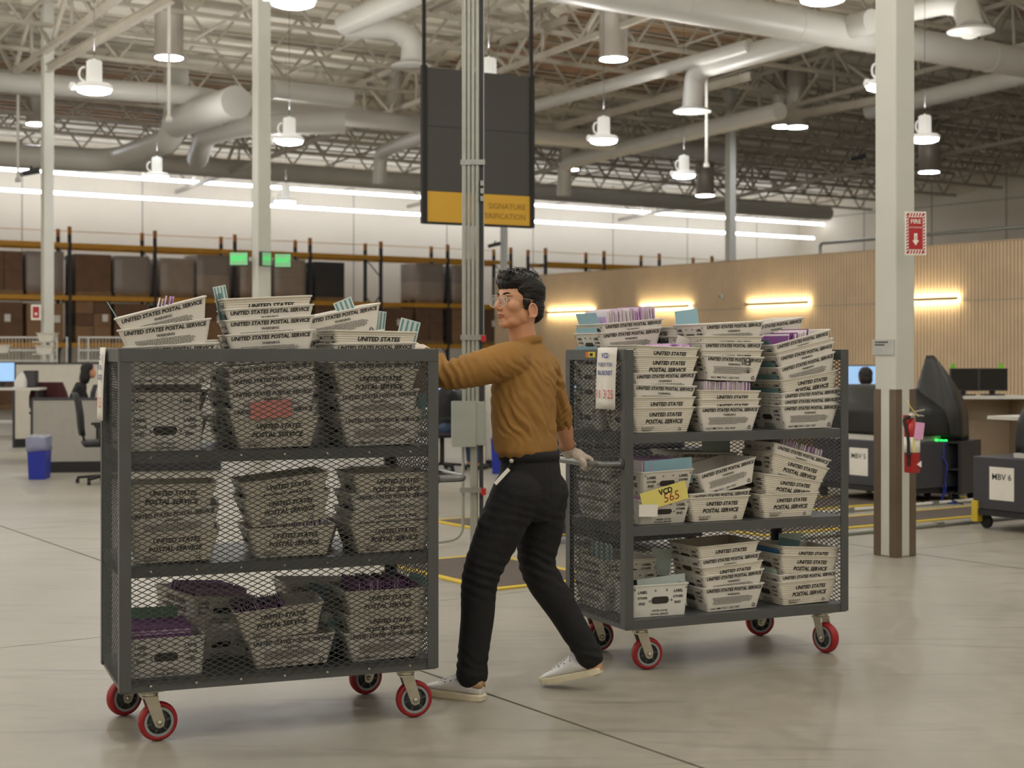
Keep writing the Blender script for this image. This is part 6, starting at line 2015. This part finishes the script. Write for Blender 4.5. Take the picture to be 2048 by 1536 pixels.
go = worn('spectacles', gl.mesh('spectacles', M_frame), M_frame)
for s in (-1, 1):
    ln_ = []
    for k in range(20):
        a = 2 * PI * k / 20
        cy, cz = math.cos(a), math.sin(a)
        ln_.append(hp(.103 - .025 * abs(.033 + cy * .024), s * .033 + math.copysign(abs(cy) ** .8, cy) * .0255, -.006 + math.copysign(abs(cz) ** .8, cz) * .024))
    b2_ = [p - fwd * .0012 for p in ln_]
    worn('lens', MB().loft([ln_, b2_], False).mesh('lens', M_glass), M_glass, go)

# ================================================================== seated people in the background
def seated(label, p, rz, top_m, leg_m, seat_z=0.48, lean=0.1, hair_long=False, scale=1.0):
    M = Matrix.Translation(p) @ Matrix.Rotation(rz, 4, 'Z')
    T = lambda x, y, z: M @ (Vector((x, y, z)))
    b = MB()
    z0 = seat_z + .09
    hd = Vector((lean * .62 + .06, 0, z0 + .66))
    b.ell(hd, (.095, .075, .115), 16, 12, M)
    b.ell(hd + Vector((.06, 0, -.05)), (.045, .05, .06), 12, 10, M)
    b.ell(hd + Vector((.10, 0, -.02)), (.014, .012, .02), 8, 8, M)
    for s in (-1, 1): b.ell(hd + Vector((-.01, s * .077, -.01)), (.015, .008, .028), 8, 8, M)
    capsule(b, [M @ (hd + Vector((-.02, 0, -.06))), T(lean * .45, 0, z0 + .46)], [.05, .06])
    body_pts = [T(0, 0, z0), T(lean * .2, 0, z0 + .22), T(lean * .42, 0, z0 + .44)]
    cl = MB()
    rings = []
    for q, (x, z, ra, rb) in enumerate(((0, z0 - .06, .17, .12), (lean * .1, z0 + .1, .165, .115), (lean * .25, z0 + .28, .19, .12), (lean * .4, z0 + .42, .19, .095), (lean * .45, z0 + .5, .09, .07))):
        rings.append([T(x + rb * math.sin(2 * PI * k / 20), ra * math.cos(2 * PI * k / 20), z) for k in range(20)])
    cl.loft(rings)
    for s in (-1, 1):
        sh_, el_, wr_ = (lean * .4, s * .19, z0 + .41), (lean * .4 + .12, s * .23, z0 + .16), (lean * .4 + .36, s * .14, z0 + .2)
        capsule(cl, [T(*sh_), T(*el_), T(*wr_)], [.06, .048, .036])
        capsule(b, [T(*wr_), T(wr_[0] + .07, wr_[1] - s * .01, wr_[2])], [.03, .024])
        for f in range(4):
            capsule(b, [T(wr_[0] + .08, wr_[1] - .03 + .02 * f, wr_[2]), T(wr_[0] + .14, wr_[1] - .03 + .02 * f, wr_[2] - .02)], [.01, .008], 6)
        capsule(b, [T(wr_[0] + .02, wr_[1] - s * .03, wr_[2]), T(wr_[0] + .07, wr_[1] - s * .055, wr_[2] - .01)], [.012, .009], 6)
    lg = MB()
    for s in (-1, 1):
        capsule(lg, [T(0, s * .09, z0 - .02), T(.42, s * .11, z0 - .02), T(.46, s * .11, .12)], [.10, .07, .05])
    ft = MB()
    for s in (-1, 1):
        ft_ = remesh_to_mesh(MB().ell((.52, s * .11, .04), (.13, .045, .04), 14, 10, M), 'shoe', .012, 1)
        ft_.materials.append(M_darkgrey)
        if s == -1: fm1 = ft_
        else: fm2 = ft_
    # the continuous body also runs under the clothes
    capsule(b, [T(lean * .45, 0, z0 + .46), T(lean * .25, 0, z0 + .25), T(0, 0, z0)], [.07, .09, .09])
    for s in (-1, 1):
        capsule(b, [T(lean * .4, 0, z0 + .41), T(lean * .4, s * .17, z0 + .40), T(lean * .4 + .12, s * .23, z0 + .16), T(lean * .4 + .36, s * .14, z0 + .2)], [.04, .04, .034, .026])
        capsule(b, [T(0, s * .05, z0), T(.42, s * .11, z0 - .02), T(.46, s * .11, .06)], [.07, .05, .036])
    me = remesh_to_mesh(b, 'person', .010, 3)
    inv_ = Matrix.Translation(-Vector(p))
    me.transform(inv_); me.materials.append(M_skin)
    o = link('person', me, loc=p); tag(o, label, 'person')
    for nm, mb, m in (('top', cl, top_m), ('trousers', lg, leg_m)):
        q = remesh_to_mesh(mb, nm, .012, 4); q.transform(inv_); q.materials.append(m); link(nm, q, o)
    for q in (fm1, fm2):
        q.transform(inv_); link('shoe', q, o)
    h_ = MB()
    h_.ell(hd + Vector((-.015, 0, .035)), (.098, .085, .098), 16, 12, M); h_.ell(hd + Vector((-.06, 0, -.01)), (.055, .078, .09), 14, 10, M)
    if hair_long:
        h_.ell(hd + Vector((-.075, 0, -.12)), (.055, .085, .15), 14, 12, M)
        for s in (-1, 1): h_.ell(hd + Vector((-.02, s * .075, -.07)), (.05, .022, .12), 12, 10, M)
    q = remesh_to_mesh(h_, 'hair', .009, 3); displace(q, lambda c: .006 * nz(c, 25.0)); q.transform(inv_); q.materials.append(M_hair); link('hair', q, o)
    return o
M_blk = mat('black_top', (26, 26, 30), 0.85, vary=0.1); M_navy = mat('navy_top', (34, 40, 60), 0.85, vary=0.1)
M_jean = mat('blue_jeans', (62, 78, 104), 0.85, vary=0.15, scale=20)
pp = PY(146, 0, 21.8); pp.z = 0
def stool(label, p, rz):
    return office_chair(label, p, rz, M_cab2)
seated('seated worker with long dark hair behind the grey partition', pp, 0.25, M_blk, M_blk, 0.50, 0.25, True)
stool('office chair under the long-haired worker at left', Vector((pp.x, pp.y, 0)), 0.25 - PI / 2)
pp = PY(884, 0, 19.3); pp.z = 0
seated('seated worker in jeans behind the left cart\'s handle', pp, 0.5, M_blk, M_jean, 0.48, 0.15)
stool('office chair under the worker in jeans', Vector((pp.x, pp.y, 0)), 0.5 - PI / 2)
pp = PY(1734, 0, 17.5); pp.z = 0
seated('dark-haired worker seated behind the machine left of big column', pp, 1.5, M_navy, M_blk, 0.47, 0.1)
stool('office chair under the worker left of big column', Vector((pp.x, pp.y, 0)), 1.5 - PI / 2)
